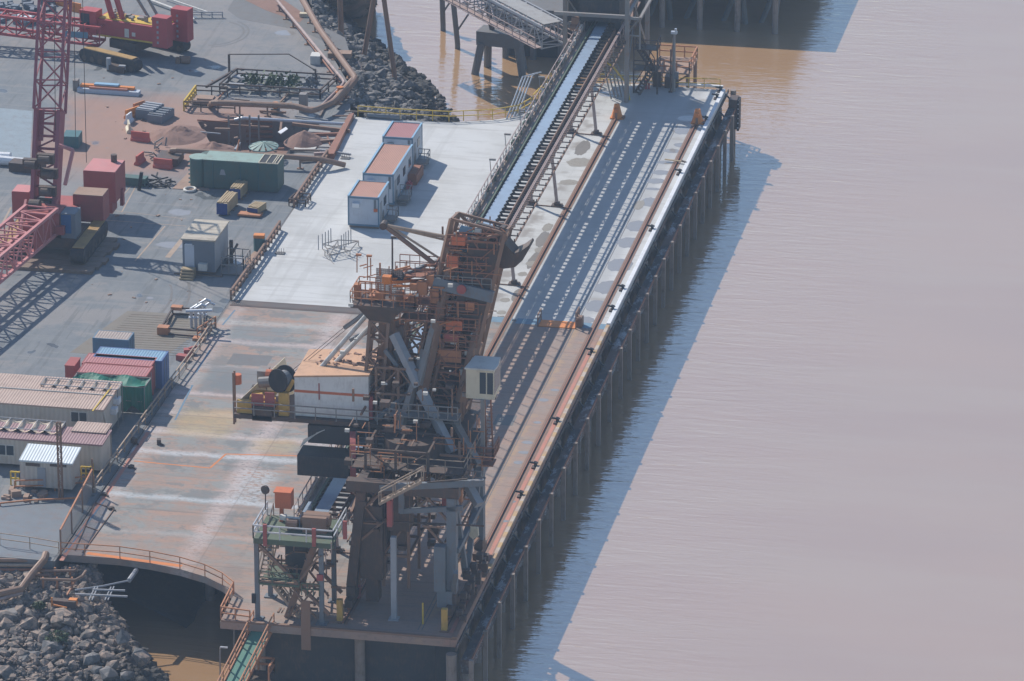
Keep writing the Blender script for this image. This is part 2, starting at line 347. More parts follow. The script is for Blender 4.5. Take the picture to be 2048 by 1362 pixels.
# ================================================================== SETTING
# water
b=B(); b.quad((-1500,-900,-6.0),(1500,-900,-6.0),(1500,1800,-6.0),(-1500,1800,-6.0))
struct(b.build('water','water'))
# river bed far below keeps the box of ground closed
# yard
yard=[(-34.9,-128.2),(-34.9,-14.5)]+[tuple(g(x,y)[:2]) for x,y in ((700,222),(702,175),(668,118),(640,70),(612,20),(600,-30))]+[(-55,120),(-400,120),(-400,-128.2)]
# opening for the excavation
PIT=[tuple(g(x,y)[:2]) for x,y in ((395,243),(560,236),(640,250),(628,300),(560,312),(470,305),(420,285))]
import bmesh
from mathutils.geometry import tessellate_polygon
def flat_with_hole(name,mat,outer,hole,z0,z1):
    polys=[[V((x,y,0)) for x,y in outer],[V((x,y,0)) for x,y in hole]]
    tri=tessellate_polygon(polys); allv=polys[0]+polys[1]; b=B()
    b.add([(v.x,v.y,z1) for v in allv],[tuple(t) for t in tri])
    n=len(outer)
    for i in range(n): j=(i+1)%n; b.quad((*outer[i],z0),(*outer[j],z0),(*outer[j],z1),(*outer[i],z1))
    m=len(hole)
    for i in range(m): j=(i+1)%m; b.quad((*hole[i],-3.2),(*hole[j],-3.2),(*hole[j],z1),(*hole[i],z1))
    o=b.build(name,mat); bm=bmesh.new(); bm.from_mesh(o.data)
    for f in bm.faces:
        if abs(f.normal.z)>.9 and f.normal.z<0: f.normal_flip()
    bm.to_mesh(o.data); bm.free(); return o
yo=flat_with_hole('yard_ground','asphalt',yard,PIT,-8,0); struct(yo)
b=B(); b.add([(p[0],p[1],-2.4) for p in PIT],[tuple(range(len(PIT)))]); struct(b.build('excavation_floor','soil'))
# deck slabs
def arc(px): return [tuple(g(x,y)[:2]) for x,y in px]
far=arc(((712,234),(800,240),(900,245),(985,240),(1040,232),(1075,214),(1110,190),(1150,172),(1200,166),(1320,170),(1451,181)))
white=[(0,-67.6)]+far[::-1]+[(-34.7,-67.6)]
white[1]=(0,white[1][1])
b=B(); b.prism([(x,y) for x,y in white],-.7,0); struct(b.build('wharf_deck','white_deck'))
near=arc(((122,1109),(170,1112),(240,1117),(300,1126),(360,1138),(410,1153),(445,1170),(468,1188),(440,1243)))
brown=[(-34.7,-68.0)]+near+[(0,-137.4),(0,-68.0)]
b=B(); b.prism(brown[::-1],-.6,0); struct(b.build('old_wharf_deck','brown_deck'))
b=B(); b.box((-34.5,-68.0,-.9),(-.1,-67.6,-.35)); struct(b.build('deck_joint','under'))
# edge walls of yard
b=B(); b.box((-34.9,-128.2,-3),(-34.7,-15,-.02)); struct(b.build('yard_retaining_wall','conc_dark'))
# piles under deck (each a thing, the rows one can see from the water side)
pl=B(); pl.tube([(-.3,-3,-.9),(-.3,-3,-9)],.42,12); p0=pl.build('deck_pile','pile'); tag(p0,'round grey pile under the seaward edge of the wharf deck','pile','piles under the wharf edge')
k=0
for Y in [-3-5.0*i for i in range(1,28)]:
    o=p0.copy(); COL.objects.link(o); o.location=(0,Y+3,0)
for X in (-8,-16,-24):
    for Y in (-136,-128,-120):
        if X==-24 and Y<-125: continue
        o=p0.copy(); COL.objects.link(o); o.location=(X+.3,Y+3,0); o['label']='round grey pile standing in the dark below the near end of the deck'; o['group']='piles under the near end'
# headstock beams under the deck
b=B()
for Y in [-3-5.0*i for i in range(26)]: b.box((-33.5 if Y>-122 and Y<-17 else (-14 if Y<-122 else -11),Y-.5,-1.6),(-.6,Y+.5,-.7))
struct(b.build('deck_crossbeams','under'))  # beams coloured near-black to deepen the shade below the slab
b=B(); b.box((-2.2,-136,-9),(-2.0,-2,-.75)); b.box((-17.5,-135.4,-9),(-2.2,-135.2,-.65)); b.box((-17.6,-135.4,-9),(-17.5,-100,-.65)); struct(b.build('shade_backing_wall','under'))  # near-black walls added to darken the void beneath the deck
# bank under the deck
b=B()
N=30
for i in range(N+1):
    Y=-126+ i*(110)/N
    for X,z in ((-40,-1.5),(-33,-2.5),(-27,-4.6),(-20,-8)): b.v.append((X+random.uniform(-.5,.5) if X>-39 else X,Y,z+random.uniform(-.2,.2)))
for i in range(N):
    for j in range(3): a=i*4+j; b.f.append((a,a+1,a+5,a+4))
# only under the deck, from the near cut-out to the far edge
struct(b.build('bank_under_deck','under'))  # near-black colour stands in for deep shade on this bank
# haze
hm=bpy.data.materials.new('haze_air'); hm.use_nodes=True; hn=hm.node_tree; hn.nodes.remove(hn.nodes['Principled BSDF'])
pv=hn.nodes.new('ShaderNodeVolumePrincipled'); pv.inputs['Color'].default_value=(.6,.78,1,1); pv.inputs['Density'].default_value=.00019
hn.links.new(pv.outputs[0],hn.nodes['Material Output'].inputs['Volume'])
hb=B(); hb.box((-420,-540,-12),(300,420,176)); ho=hb.build('haze',hm); ho['kind']='stuff'; ho['label']='thin pale blue air haze over the harbour'; ho['category']='haze'
# ------------------------------------------------------------------ deck furniture: kerbs, fender system
b=B(); b.box((-.38,-67.6,0),(-.02,far[-1][1]-.1,.22)); b.box((-12,.9,0),(-.4,1.2,.2)); struct(b.build('deck_kerb','white'))
b=B(); b.box((-.32,-124,0),(-.02,-68.0,.24)); struct(b.build('striped_kerb','kerb'))
b=B(); b.box((-.4,-137.3,0),(-.02,-124.0,.22)); b.box((-18.8,-137.35,0),(-.42,-137.05,.15)); struct(b.build('worn_kerb','steel_brown'))
fr=thing('fender_wall','long dark timber and steel fender frame along the seaward face of the wharf','fender',(1,-68,-2))
b=B()
b.box((.45,-138,-2.5),(1.15,1.5,-1.35)); b.box((.02,-138,-.65),(.12,1.5,-.3)); each(b,'walkway_beam','wet_steel',fr)
b=B()
for i in range(28):
    Y=1-5*i; b.bar((0.0,Y,-.8),(.6,Y,-1.5),.14)
each(b,'bracket','under',fr)
b=B(); b.bar((1.2,-138,-1.5),(1.2,1.5,-1.5),.1,.16); b.build('edge_strip','rust',fr)
pb=B(); pb.box((1.15,-.19,-8.5),(1.48,.19,-1.2))
fp=pb.build('fender_pile','pile'); fp.location=(0,-4,0); GR='fender piles along the seaward face'
tag(fp,'square pale fender pile rising from the water below the white part of the wharf','fender pile',GR)
Y=-4; ys=[]
while Y>-66: Y-=4.7; ys.append(Y)
while Y>-136: Y-=5.7; ys.append(Y)
for Y in ys:
    o=fp.copy(); COL.objects.link(o); o.location=(0,Y,0)
    if Y<-68: o['label']='square weathered fender pile rising from the water below the old brown part of the wharf'
# corner fender panel
t=thing('corner_fender','tall dark fender panel with a perforated steel frame at the far seaward corner','fender',(1.4,0,-3))
b=B(); b.box((.5,-1.2,-3.6),(1.35,.4,-.5)); b.build('frame','steel_dark',t)
b=B(); b.box((1.35,-1.1,-3.8),(1.55,.3,-.6)); b.build('panel','black',t)
b=B()
for zz in range(6): b.cyl((1.46,-1.12,-3.5+zz*.5),.08,.1,8)
each(b,'bolt','silver',t)
# corner piles
for i,(X,Y) in enumerate(((.6,1.3),(-.9,1.5))):
    b=B(); b.tube([(X,Y,-8),(X,Y,-.3)],.3,10); tag(b.build('corner_pile','pile'),['round pile at the far seaward corner of the wharf','second round pile just landward of the far corner pile'][i],'pile')
# ------------------------------------------------------------------ rails
def rail_track(X,y0,y1,label):
    t=thing('crane_rail',label,'rail',(X,(y0+y1)/2,0),'crane rails')
    b=B(); b.box((X-.045,y0,.0),(X+.045,y1,.16)); b.build('rail_head','rust',t)
    b=B(); b.box((X-.36,y0,-.01),(X-.16,y1,.014)); b.box((X+.16,y0,-.01),(X+.36,y1,.014)); b.build('rail_bed','steel_brown',t)
    b=B(); b.box((X-.16,y0,-.01),(X-.045,y1,.03)); b.box((X+.045,y0,-.01),(X+.16,y1,.03)); b.build('groove_fill','steel_dark',t)
rail_track(-9.35,-136,-10.5,'landward crane rail running along the wharf nearer the conveyor')
rail_track(-1.3,-136,-10.5,'seaward crane rail running along the wharf nearer the water')
# thin parallel cable slot line
b=B()
for X in (-3.35,-3.05): b.box((X-.04,-136,0),(X+.04,-11,.004))
struct(b.build('cable_slot','conc_dark'))
# painted lines on the old deck
b=B(); b.box((-34.4,-128,0),(-34.05,-100,.004)); struct(b.build('red_edge_line','red_line'))
b=B(); b.box((-.85,-136,0),(-.55,-74,.004)); struct(b.build('red_kerb_line','red_line'))
b=B()
for p in (((268,922),(420,936)),((420,936),(452,908)),((452,908),(600,912))):
    a,c=g(*p[0]),g(*p[1]); b.bar((a.x,a.y,.003),(c.x,c.y,.003),.18,.002)
b.bar((near[1][0],near[1][1]+.6,.003),(near[4][0],near[4][1]+.6,.003),.5,.002)
struct(b.build('orange_floor_line','orange'))
b=B()
for p in (((445,650),(470,620)),((420,700),(392,745)),((385,770),(350,840)),((130,1105),(210,1000))):
    a,c=g(*p[0]),g(*p[1]); b.bar((a.x,a.y,.006),(c.x,c.y,.006),.16,.002)
struct(b.build('blue_floor_line','trim_blue'))
# pavement patches
b=B()
for (x,y,w_,h_) in ((500,720,3.6,2.6),(1010,840,1.7,2.4)):
    p=g(x,y); b.box((p.x-w_/2,p.y-h_/2,0),(p.x+w_/2,p.y+h_/2,.004))
struct(b.build('steel_cover_plate','conc_dark'))
# joint comb at the landward side
j=thing('joint_comb','long slotted steel joint between the white and brown deck','expansion joint',(-28,-68,0))
b=B(); b.box((-34.6,-69.0,.0),(-19.0,-67.5,.03)); b.build('bed','steel_dark',j)
b=B()
for i in range(84): X=-34.55+i*.18; b.box((X,-68.7,.03),(X+.05,-67.8,.05))
each(b,'tooth','steel_grey',j)
b=B(); b.box((-13.2,-68.6,0),(-8.9,-67.3,.012)); b.box((-8.5,-68.6,0),(-6.4,-67.3,.012)); b.box((-3.1,-68.6,0),(-1.6,-67.3,.012)); b.box((-1.0,-68.6,0),(-.4,-67.3,.012))
struct(b.build('blue_joint_plate','blue_plate'))
t=thing('orange_cover_plate','bright orange steel plate lying across the joint between the crane rails','plate',(-5,-68.2,0))
b=B(); b.box((-6.3,-69.0,.02),(-3.0,-67.4,.07)); b.build('plate','orange_barrier',t)
b=B(); b.rail([(-6.35,-69.0,0),(-6.35,-67.4,0)],1.1,1.6,.05); b.rail([(-2.9,-69,0),(-2.9,-67.4,0)],1.5,.8,.06); b.box((-3,-68.6,0),(-2.4,-67.8,.9)); b.build('end_frame','steel_brown',t)
# puddles
def puddle_at(X,Y,rx,ry):
    b=B(); n=22; b.add([(X+rx*math.cos(a)*random.uniform(.85,1.08),Y+ry*math.sin(a)*random.uniform(.85,1.08),.005) for a in [2*math.pi*i/n for i in range(n)]],[tuple(range(n))]); return b
for (x,y,rx,ry) in ((1218,188,1.1,.9),(1374,237,.95,.9),(1365,262,.95,1.1),(1362,290,.8,.7),(1345,302,.9,.7),(1330,325,.9,.5),(1322,345,1,.7),(1312,362,.95,.8),(1305,378,.8,.35),(1300,404,.95,1.3),(1275,452,1.1,1.6),(1258,485,1.2,1.5),(1240,530,1.3,1.8),(1215,575,1.2,1.8),(1195,612,1.2,1.5),(1165,640,1.2,1),
    (1165,296,.7,2.4),(1085,478,.6,2.2),(1068,520,.5,2.5),(1035,590,.5,1.8),(1000,640,.6,1.2),
    (1075,845,.35,.3),(1055,885,.5,.4),(1048,905,.5,.35),(1036,925,.4,.4),(1022,1003,.45,.3),(1008,1042,.4,.3),(1086,800,.5,.4),(1110,780,.4,.3),
    (345,490,1.6,.9),(360,425,1.2,.9),(465,525,.9,2),(300,596,.35,.3),(570,66,1.1,.9)):
    p=g(x,y); struct(puddle_at(p.x,p.y,rx,ry).build('puddle','puddle'))
for (x,y,rx,ry,mt) in ((1160,325,1.3,1.4,'dried_mud'),(1138,365,.95,.85,'dried_mud'),(1095,455,.5,1.2,'dried_mud'),(1080,500,.55,.8,'dried_mud'),(1062,527,.5,.7,'dried_mud'),(1045,548,.45,.6,'dried_mud'),(1028,565,.45,.5,'dried_mud'),(1010,600,.5,.6,'dried_mud'),(1003,625,.45,.5,'dried_mud'),(1278,410,.5,1.4,'dried_mud')):
    p=g(x,y); bb=puddle_at(p.x,p.y,rx,ry); bb.v=[(v[0],v[1],.009) for v in bb.v]; struct(bb.build('dried_stain',mt))
# far orange rail stops
def stop(X,Y,label):
    t=thing('rail_stop',label,'rail stop',(X,Y,0),'orange rail stops')
    b=B(); b.tube([(X,Y,.02),(X,Y,1.0),(X,Y,1.45)],[.62,.36,.26],8); b.box((X-.62,Y-.5,0),(X+.62,Y+.6,.14)); b.build('body','orange_barrier',t)
    b=B(); b.bar((X,Y-.3,1.0),(X,Y-.85,1.0),.34); b.build('buffer','orange',t)
    b=B(); b.box((X-.12,Y-.62,.1),(X+.12,Y-.3,.9)); b.box((X+.45,Y-.4,0),(X+.8,Y+.4,.18)); b.build('foot_plate','steel_brown',t)
stop(-9.3,-10.4,'orange tapered stop at the far end of the landward crane rail'); stop(-1.2,-10.4,'orange tapered stop at the far end of the seaward crane rail')
for i,(x,y,l) in enumerate(((680,1243,'yellow rail stop post at the near end of the landward rail'),(889,1262,'yellow rail stop post at the near end of the seaward rail'))):
    p=g(x,y); t=thing('rail_stop',l,'rail stop',p); b=B(); b.box((p.x-.22,p.y-.2,0),(p.x+.22,p.y+.2,1.9)); each(b,'post','ochre',t); b=B(); b.box((p.x-.35,p.y-.35,0),(p.x+.35,p.y+.35,.12)); b.build('base_plate','steel_brown',t)
# mooring bollards on the edge
bl=[(1447,184),(1437,198),(1417,243),(1361,349),(1306,461),(1248,581),(1229,622),(1187,708),(1120,847),(1079,936),(1046,994)]
where=['at the far seaward corner','second from the far corner','beside the seaward orange rail stop','on the white kerb level with the far cabin','on the white kerb level with the near cabin','on the white kerb below the middle puddles','on the white kerb just beyond the deck joint','first one on the brown deck after the joint','on the striped kerb midway along the brown deck','on the striped kerb below the midway bollard','nearest one on the striped kerb']
for (x,y),wv in zip(bl,where):
    p=g(x,y); p.x=min(p.x,-.45); t=thing('mooring_hook','dark cast mooring hook '+wv,'mooring hook',p,'mooring hooks along the edge')
    b=B(); b.box((p.x-.32,p.y-.32,0),(p.x+.32,p.y+.32,.12)); b.build('base','steel_dark',t)
    b=B(); b.tube([(p.x,p.y,.1),(p.x,p.y,.38),(p.x+.05,p.y,.5)],[.16,.13,.22],8); b.bar((p.x-.1,p.y,.42),(p.x-.5,p.y-.15,.55),.14); b.build('hook','black',t)
p=g(1350,324); t=thing('plank',"pale timber plank lying across the seaward crane rail",'plank',p)
b=B(); b.bar((p.x-1,p.y,.22),(p.x+.8,p.y-.35,.22),.25,.06); b.build('board','wood',t); b=B(); b.bar((p.x+.7,p.y-.3,.27),(p.x+1.2,p.y-.5,.2),.2,.1); b.build('hinge_end','steel_dark',t)
# lamp post at far end
t=thing('lamp_post','tall grey lamp post standing near the far edge of the deck','lamp post',g(1347,183))
p=g(1347,183); b=B(); b.tube([(p.x,p.y,0),(p.x,p.y,6.1)],[.2,.15],10); b.build('pole','steel_grey',t)
b=B(); b.box((p.x-.3,p.y-.2,6.1),(p.x+.3,p.y+.2,6.35)); b.cyl((p.x+.15,p.y,6.35),.12,.3,8); b.build('lamp_head','silver',t)
b=B(); b.box((p.x+.15,p.y-.2,1.4),(p.x+.5,p.y+.1,2.1)); b.build('switch_box','blue_grey',t)
q=g(1341,184); t=thing('steel_post','thin dark post right beside the tall far lamp post','post',q); b=B(); b.bar((q.x,q.y,0),(q.x,q.y,4.5),.13); b.build('shaft','steel_dark',t); b=B(); b.box((q.x-.2,q.y-.2,0),(q.x+.2,q.y+.2,.05)); b.build('base_plate','steel_dark',t)
# yellow railings far edge
def railing(name,label,px,mat,h=1.05,sp=1.6,z=0,r=.035,mids=(1,.52),world=False):
    pts=[V(p) if world else g(*p,z) for p in px]; t=thing(name,label,'railing',pts[0])
    b=B()
    for a,c in zip(pts,pts[1:]):
        for m in mids: b.bar(a+V((0,0,h*m)),c+V((0,0,h*m)),r*2)
    b.build('handrail',mat,t)
    tot=sum((c-a).length for a,c in zip(pts,pts[1:])); n=0
    for a,c in zip(pts,pts[1:]):
        k=max(1,round((c-a).length/sp))
        for i in range(k):
            pp=a.lerp(c,i/k); b=B(); b.bar(pp,pp+V((0,0,h)),r*1.9); b.build('post',mat,t); n+=1
    pp=pts[-1]; b=B(); b.bar(pp,pp+V((0,0,h)),r*1.9); b.build('post',mat,t)
    return t
railing('railing','yellow safety railing along the far landward edge of the white deck',((716,232),(800,238),(898,243),(985,239),(1036,231),(1062,216)),'yellow',r=.04)
railing('railing','yellow railing sweeping up behind the conveyor towards the tower',((1066,210),(1085,190),(1102,165)),'yellow',r=.045)
railing('railing','thin yellow railing at the far end of the deck behind the lamp post',((1200,168),(1290,172),(1345,175),(1440,178)),'yellow',r=.035)
railing('railing','rusty brown railing along the landward edge of the old deck',((190,985),(264,884),(330,795),(400,700),(430,655)),'tan_steel',r=.05,sp=2.2)
railing('railing','dark heavy pipe rail along the landward edge of the white deck near the shed',((462,600),(520,520),(560,460)),'steel_brown',h=.9,r=.09,sp=1.2,mids=(1,.45))
railing('railing','dark heavy pipe rail along the landward edge of the white deck beside the green tank',((588,415),(625,360),(655,318)),'steel_brown',h=.9,r=.09,sp=1.2,mids=(1,.45))
railing('railing','orange railing curving along the cut away near edge of the deck',((122,1109),(170,1112),(240,1117),(300,1126),(360,1138),(410,1153),(445,1170),(468,1188)),'rail_orange',r=.035,sp=2.1)
railing('railing','orange railing round the small corner platform above the gangway',((466,1190),(442,1238),(500,1246)),'rail_orange',r=.05,sp=1.4)
railing('railing','faded railing along the front of the yard at the left edge',((0,1090),(60,1098),(118,1108)),'tan_steel',r=.03,sp=2.2)
# ladder-like grey pipe racks near yellow rail
t=thing('pipe_bundle','slanting bundle of grey pipes rising behind the far yellow railing','pipes',g(1015,232))
for k in range(4):
    a=g(1013+k*7,238-k*2); c=a+V((1.0,3.4,3.4)); b=B(); b.tube([a,c,c+V((.7,.6,0))],.07,6); b.build('pipe','silver',t)
# ================================================================== CONVEYOR GALLERY
GY0,GY1=-130.5,8.0
GZ=6.9
t=thing('conveyor_gallery','long raised belt conveyor running the length of the wharf with walkways on both sides','conveyor',(-12.2,-60,0))
gal=t
BX0,BX1=-12.85,-11.7
b=B(); 
b.box((BX0,GY0,GZ-.04),(BX1,GY1,GZ)); 
b.build('belt','belt_sky_sheen',t)  # pale blue in the colour stands for sky mirrored on the wet belt
b=B(); b.box((BX0-.55,GY0,GZ-.55),(BX0-.30,GY1,GZ-.1)); b.box((BX0-.30,GY0,GZ-.5),(BX0+.02,GY1,GZ-.44)); b.build('green_stringer','steel_green',t)
b=B(); b.box((BX1+.8,GY0,GZ-.55),(BX1+.9,GY1,GZ-.12)); b.build('stringer','steel_brown',t)
for i in range(105):   # idler frames
    Y=3-1.0*i if i<66 else None
    if Y is None: break
    b=B(); b.bar((BX0-.3,Y,GZ-.25),(BX1+.8,Y,GZ-.25),.2,.16); b.bar((BX0-.18,Y,GZ-.2),(BX0-.02,Y,GZ+.12),.16); b.bar((BX1+.18,Y,GZ-.2),(BX1+.02,Y,GZ+.12),.16)
    b.build('idler','black',t)
b=B()
for i in range(70): Y=-63-1.0*i; b.bar((BX0-.3,Y,GZ-.25),(BX1+.8,Y,GZ-.25),.2)
o=b.build('rear_idlers','steel_dark',t)
# right walkway
b=B(); b.box((BX1+.9,GY0,GZ-.62),(-10.05,GY1,GZ-.56)); b.build('walkway_floor','steel_brown',t)
b=B()
for i in range(136): Y=2.5-.5*i; b.box((BX1+.9,Y,GZ-.56),(-10.1,Y+.22,GZ-.50))
b.build('grating_cleats','steel_dark',t)
b=B()
for k in (-.4,.42): b.bar((-9.95+k*.16,GY0,GZ+.45),(-9.95+k*.16,GY1,GZ+.45),.085)
for i in range(72): Y=3-2*i; b.bar((-9.95,Y,GZ-.6),(-9.95,Y,GZ+.45),.07)
b.build('right_handrail','pink_steel',t)
b=B()
for i in range(45):
    Y=2-1.55*i; b=B(); b.bar((-10.0,Y,GZ-.6),(-9.25,Y,GZ-.6),.09); b.bar((-9.3,Y,GZ-.75),(-9.3,Y,GZ-.35),.1); b.build('outrigger','steel_dark',t)
# conduit run on right
b=B(); b.bar((-9.32,-66,GZ-.7),(-9.32,2,GZ-.7),.12); each(b,'conduit','steel_brown',t)
# left walkway with pipes
b=B(); b.box((-14.45,GY0,GZ-.6),(-13.62,GY1,GZ-.55)); b.build('mesh_walkway','mesh_pink',t)
b=B(); 
for X,z in ((-13.9,.5),(-14.4,.45)): b.bar((X,GY0,GZ+z),(X,GY1,GZ+z),.07)
for i in range(90): Y=3-1.5*i; b.bar((-13.9,Y,GZ-.6),(-13.9,Y,GZ+.5),.06); b.bar((-14.4,Y,GZ-.6),(-14.4,Y,GZ+.45),.06)
b.build('left_handrail','pink_steel',t)
b=B()
for k,(X,z,r_) in enumerate(((-14.0,-.35,.07),(-14.15,-.4,.06),(-14.3,-.2,.05))): b.tube([(X,GY0,GZ+z),(X,GY1,GZ+z)],r_,6)
each(b,'service_pipes','tan_steel',t)
# white fittings along left
b=B(); random.seed(3)
for i in range(90):
    Y=2-random.uniform(0,64); X=random.uniform(-14.4,-14.15); b.box((X,Y,GZ-.3),(X+random.uniform(.1,.28),Y+random.uniform(.1,.5),GZ+random.uniform(0,.35)))
each(b,'fitting','off_white',t)
b=B()
for i in range(40):
    Y=2-random.uniform(0,64); X=random.uniform(-14.4,-14.1); b.box((X,Y,GZ-.3),(X+.18,Y+random.uniform(.2,.8),GZ+.2))
each(b,'cable_box','steel_green',t)
# lower trusses between stringers
b=B()
for X in (-13.4,-10.9):
    b.bar((X,GY0,GZ-1.5),(X,GY1,GZ-1.5),.14)
    for i in range(47): Y=3-3*i; b.bar((X,Y,GZ-1.5),(X,Y,GZ-.6),.08); b.bar((X,Y,GZ-1.5),(X,Y-3,GZ-.6),.08)
for i in range(47): b.bar((-13.4,3-3*i,GZ-1.5),(-10.9,3-3*i,GZ-1.5),.08)
b.build('truss','steel_brown',t)
# lamps along the left side
for (x,y) in ((918,440),(912,432)) [:1]+((982,333),(1012,268),(1041,215),(1080,150)):
    p=gX(x,y+34,-14.5); p.z=GZ; b=B(); b.bar((-14.45,p.y,GZ-.5),(-14.6,p.y,GZ+1.5),.06); b.box((-14.65,p.y-.1,GZ+1.45),(-14.05,p.y+.1,GZ+1.6)); b.build('lamp','steel_grey',t)
# bents
for k,Y in enumerate((-15.7,-37.1,-58.8,-80,-101,-122)):
    b=B(); b.bar((-12.9,Y,.15),(-13.2,Y,GZ-1.5),.26); b.build('support_leg','pink_steel',t)
    b=B(); b.bar((-10.45,Y,.15),(-11.0,Y,GZ-1.5),.26); b.build('support_leg','pink_steel',t)
    b=B(); b.bar((-13.2,Y,GZ-1.6),(-10.8,Y,GZ-1.6),.2); b.bar((-13.0,Y,2.8),(-10.7,Y,GZ-1.9),.09); b.build('cross_beam','steel_brown',t)
    for X in (-12.9,-10.45):
        b=B(); b.box((X-.5,Y-.4,0),(X+.5,Y+.4,.14)); b.box((X-.25,Y-.25,.14),(X+.25,Y+.25,.4)); b.build('base_block','steel_dark',t)
    b=B(); b.bar((-12.9,Y-.2,.06),(-9.0,Y-.5,.06),.08); b.build('tie_rod','steel_brown',t)
# ================================================================== TRANSFER TOWER (far end)
t=thing('transfer_tower','open steel transfer tower with stairs over the far end of the conveyor','tower',(-12.5,4,0))
cols=[(-9.2,-5.3),(-16.6,1.0),(-9.2,7),(-16.6,9)]
for X,Y in cols:
    b=B(); b.bar((X,Y,0),(X,Y,10.9),.42); b.build('column','steel_grey',t)
b=B()
b.box((-17.5,-3.2,10.3),(-10.2,3.0,10.55)); b.build('upper_floor','steel_dark',t)
b=B()
for z in (8.9,5.9):
    if z<6: b.bar((-16.6,1,z),(-14.8,1,z),.3); continue
    b.bar((-16.6,-5.3,z),(-9.2,-5.3,z),.34); b.bar((-16.6,1,z),(-9.2,1,z),.3); b.bar((-9.2,-5.3,z),(-9.2,7,z),.3); b.bar((-16.6,1,z),(-16.6,9,z),.3)
b.bar((-9.2,-5.3,8.8),(-7.9,-5.3,8.8),.25); b.bar((-7.9,-5.3,8.8),(-7.9,2,8.8),.25); b.bar((-9.2,-4,7),(-7.9,-4,8.8),.14); b.bar((-9.2,0,6.4),(-7.9,0,8.8),.14)
b.bar((-7.9,-5.3,8.8),(-7.9,-5.3,5.6),.16); b.bar((-9.2,-5.3,7),(-7.9,-5.3,7),.14)
b.build('frame','steel_grey',t)
b=B(); 
for a,c in (((-16.6,1,2),(-14.9,1,6)),((-9.2,-5.3,3.2),(-9.2,1,8.8)),((-9.2,7,2),(-9.2,-1,8.8)),((-16.6,1,5.9),(-16.6,7,8.8)),((-16.5,1,8.7),(-14.7,1,6)),): b.bar(a,c,.14)
b.build('bracing','steel_grey',t)
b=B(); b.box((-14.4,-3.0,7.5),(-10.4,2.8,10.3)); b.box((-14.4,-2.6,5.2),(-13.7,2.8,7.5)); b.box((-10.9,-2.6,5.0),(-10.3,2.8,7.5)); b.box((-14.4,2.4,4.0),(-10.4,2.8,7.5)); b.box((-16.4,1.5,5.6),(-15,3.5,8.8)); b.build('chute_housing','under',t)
b=B(); b.tube([(-16.0,.6,5.6),(-14.8,.6,5.6)],.35,10); b.box((-15.8,0,6.1),(-15.0,.8,6.8)); each(b,'drive','steel_brown',t)
b=B(); 
for i,(a,c) in enumerate((((-8.6,-2.6,0),(-7.2,-1.5,2.4)),((-7.2,-1.5,2.4),(-8.8,-1.2,4.6)))): b.stairs(a,c,.9,.05)
for z in (2.4,4.6): b.box((-9,-2.2,z-.08),(-6.6,-.4,z)); b.rail([(-9,-2.2,z),(-6.6,-2.2,z),(-6.6,-.4,z)],1,1.2,.04)
for X in (-9,-6.6): b.bar((X,-2.3,0),(X,-2.3,9 if X<-8 else 5.7),.14); 
b.build('stair_tower','steel_dark',t)
b=B(); b.tube([(-9.0,-4.6,0),(-9.4,-4.8,1.9),(-10.8,-4.2,3.3),(-12,-3.8,3.8)],.1,6); b.build('hose','yellow',t)
b=B(); 
for k in range(5): a=V((-10.8+k*.3,-5.0+.3*k,.1)); b.tube([a,a+V((-.7,.4,2.6)),a+V((-1.6,.4,5.2))],.08,6)
each(b,'cables','steel_grey',t)
# platform beside tower
t=thing('side_platform','small orange railed platform projecting beyond the far deck edge','platform',g(1310,135))
P0=None; b=B(); b.box((-7.8,1.4,1.0),(-3.9,6.6,1.15)); b.build('floor','soil_tan',t)
b=B(); b.rail([(-7.8,1.5,1.15),(-3.95,1.5,1.15),(-3.95,6.5,1.15),(-7.8,6.5,1.15)],1.2,1.3,.06); b.build('railing','rail_orange',t)
b=B(); 
for X,Y in ((-7.6,1.6),(-4.1,1.6),(-4.1,6.3),(-7.6,6.3)): b.tube([(X,Y,-8),(X,Y,1)],.2,8)
b.bar((-7.6,1.6,-1.5),(-4.1,1.6,.9),.15); each(b,'support_frame','steel_brown',t)
b=B(); b.box((-6.2,-.2,0),(-5.5,.8,1.2)); b.cyl((-5.2,.4,0),.35,1.1,10); b.box((-7.4,.0,0),(-6.6,.7,1.6)); tag(b.build('hydraulic_unit','steel_dark'),'dark machinery standing at the foot of the far stair tower','machinery')
b=B(); pp=g(1292,178); b.tube([pp,pp+V((0,0,.95))],.13,8); b.tube([pp+V((.28,.1,0)),pp+V((.28,.1,.6))],.1,8); tag(b.build('fire_extinguisher','crane_red'),'red fire extinguishers standing by the far stairs','fire extinguisher')
# ================================================================== FAR WHARF, UNSEEN MIRRORED BLOCK
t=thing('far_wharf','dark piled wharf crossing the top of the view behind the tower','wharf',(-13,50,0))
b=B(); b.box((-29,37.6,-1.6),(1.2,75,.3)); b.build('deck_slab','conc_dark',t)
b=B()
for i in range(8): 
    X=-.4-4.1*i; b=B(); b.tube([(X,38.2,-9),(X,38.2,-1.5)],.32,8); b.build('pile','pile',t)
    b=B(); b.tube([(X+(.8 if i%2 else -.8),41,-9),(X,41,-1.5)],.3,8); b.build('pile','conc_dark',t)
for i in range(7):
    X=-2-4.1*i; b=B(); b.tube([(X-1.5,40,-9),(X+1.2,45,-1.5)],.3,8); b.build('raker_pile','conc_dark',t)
b=B(); b.box((-29,50,.3),(-6.0,60,6.5)); b.build('shed','steel_brown',t)  # unseen block, added so the basin water mirrors it instead of sky
b=B(); b.box((-29.3,60,-9),(1.5,62,-1.6)); b.build('back_wall','under',t)
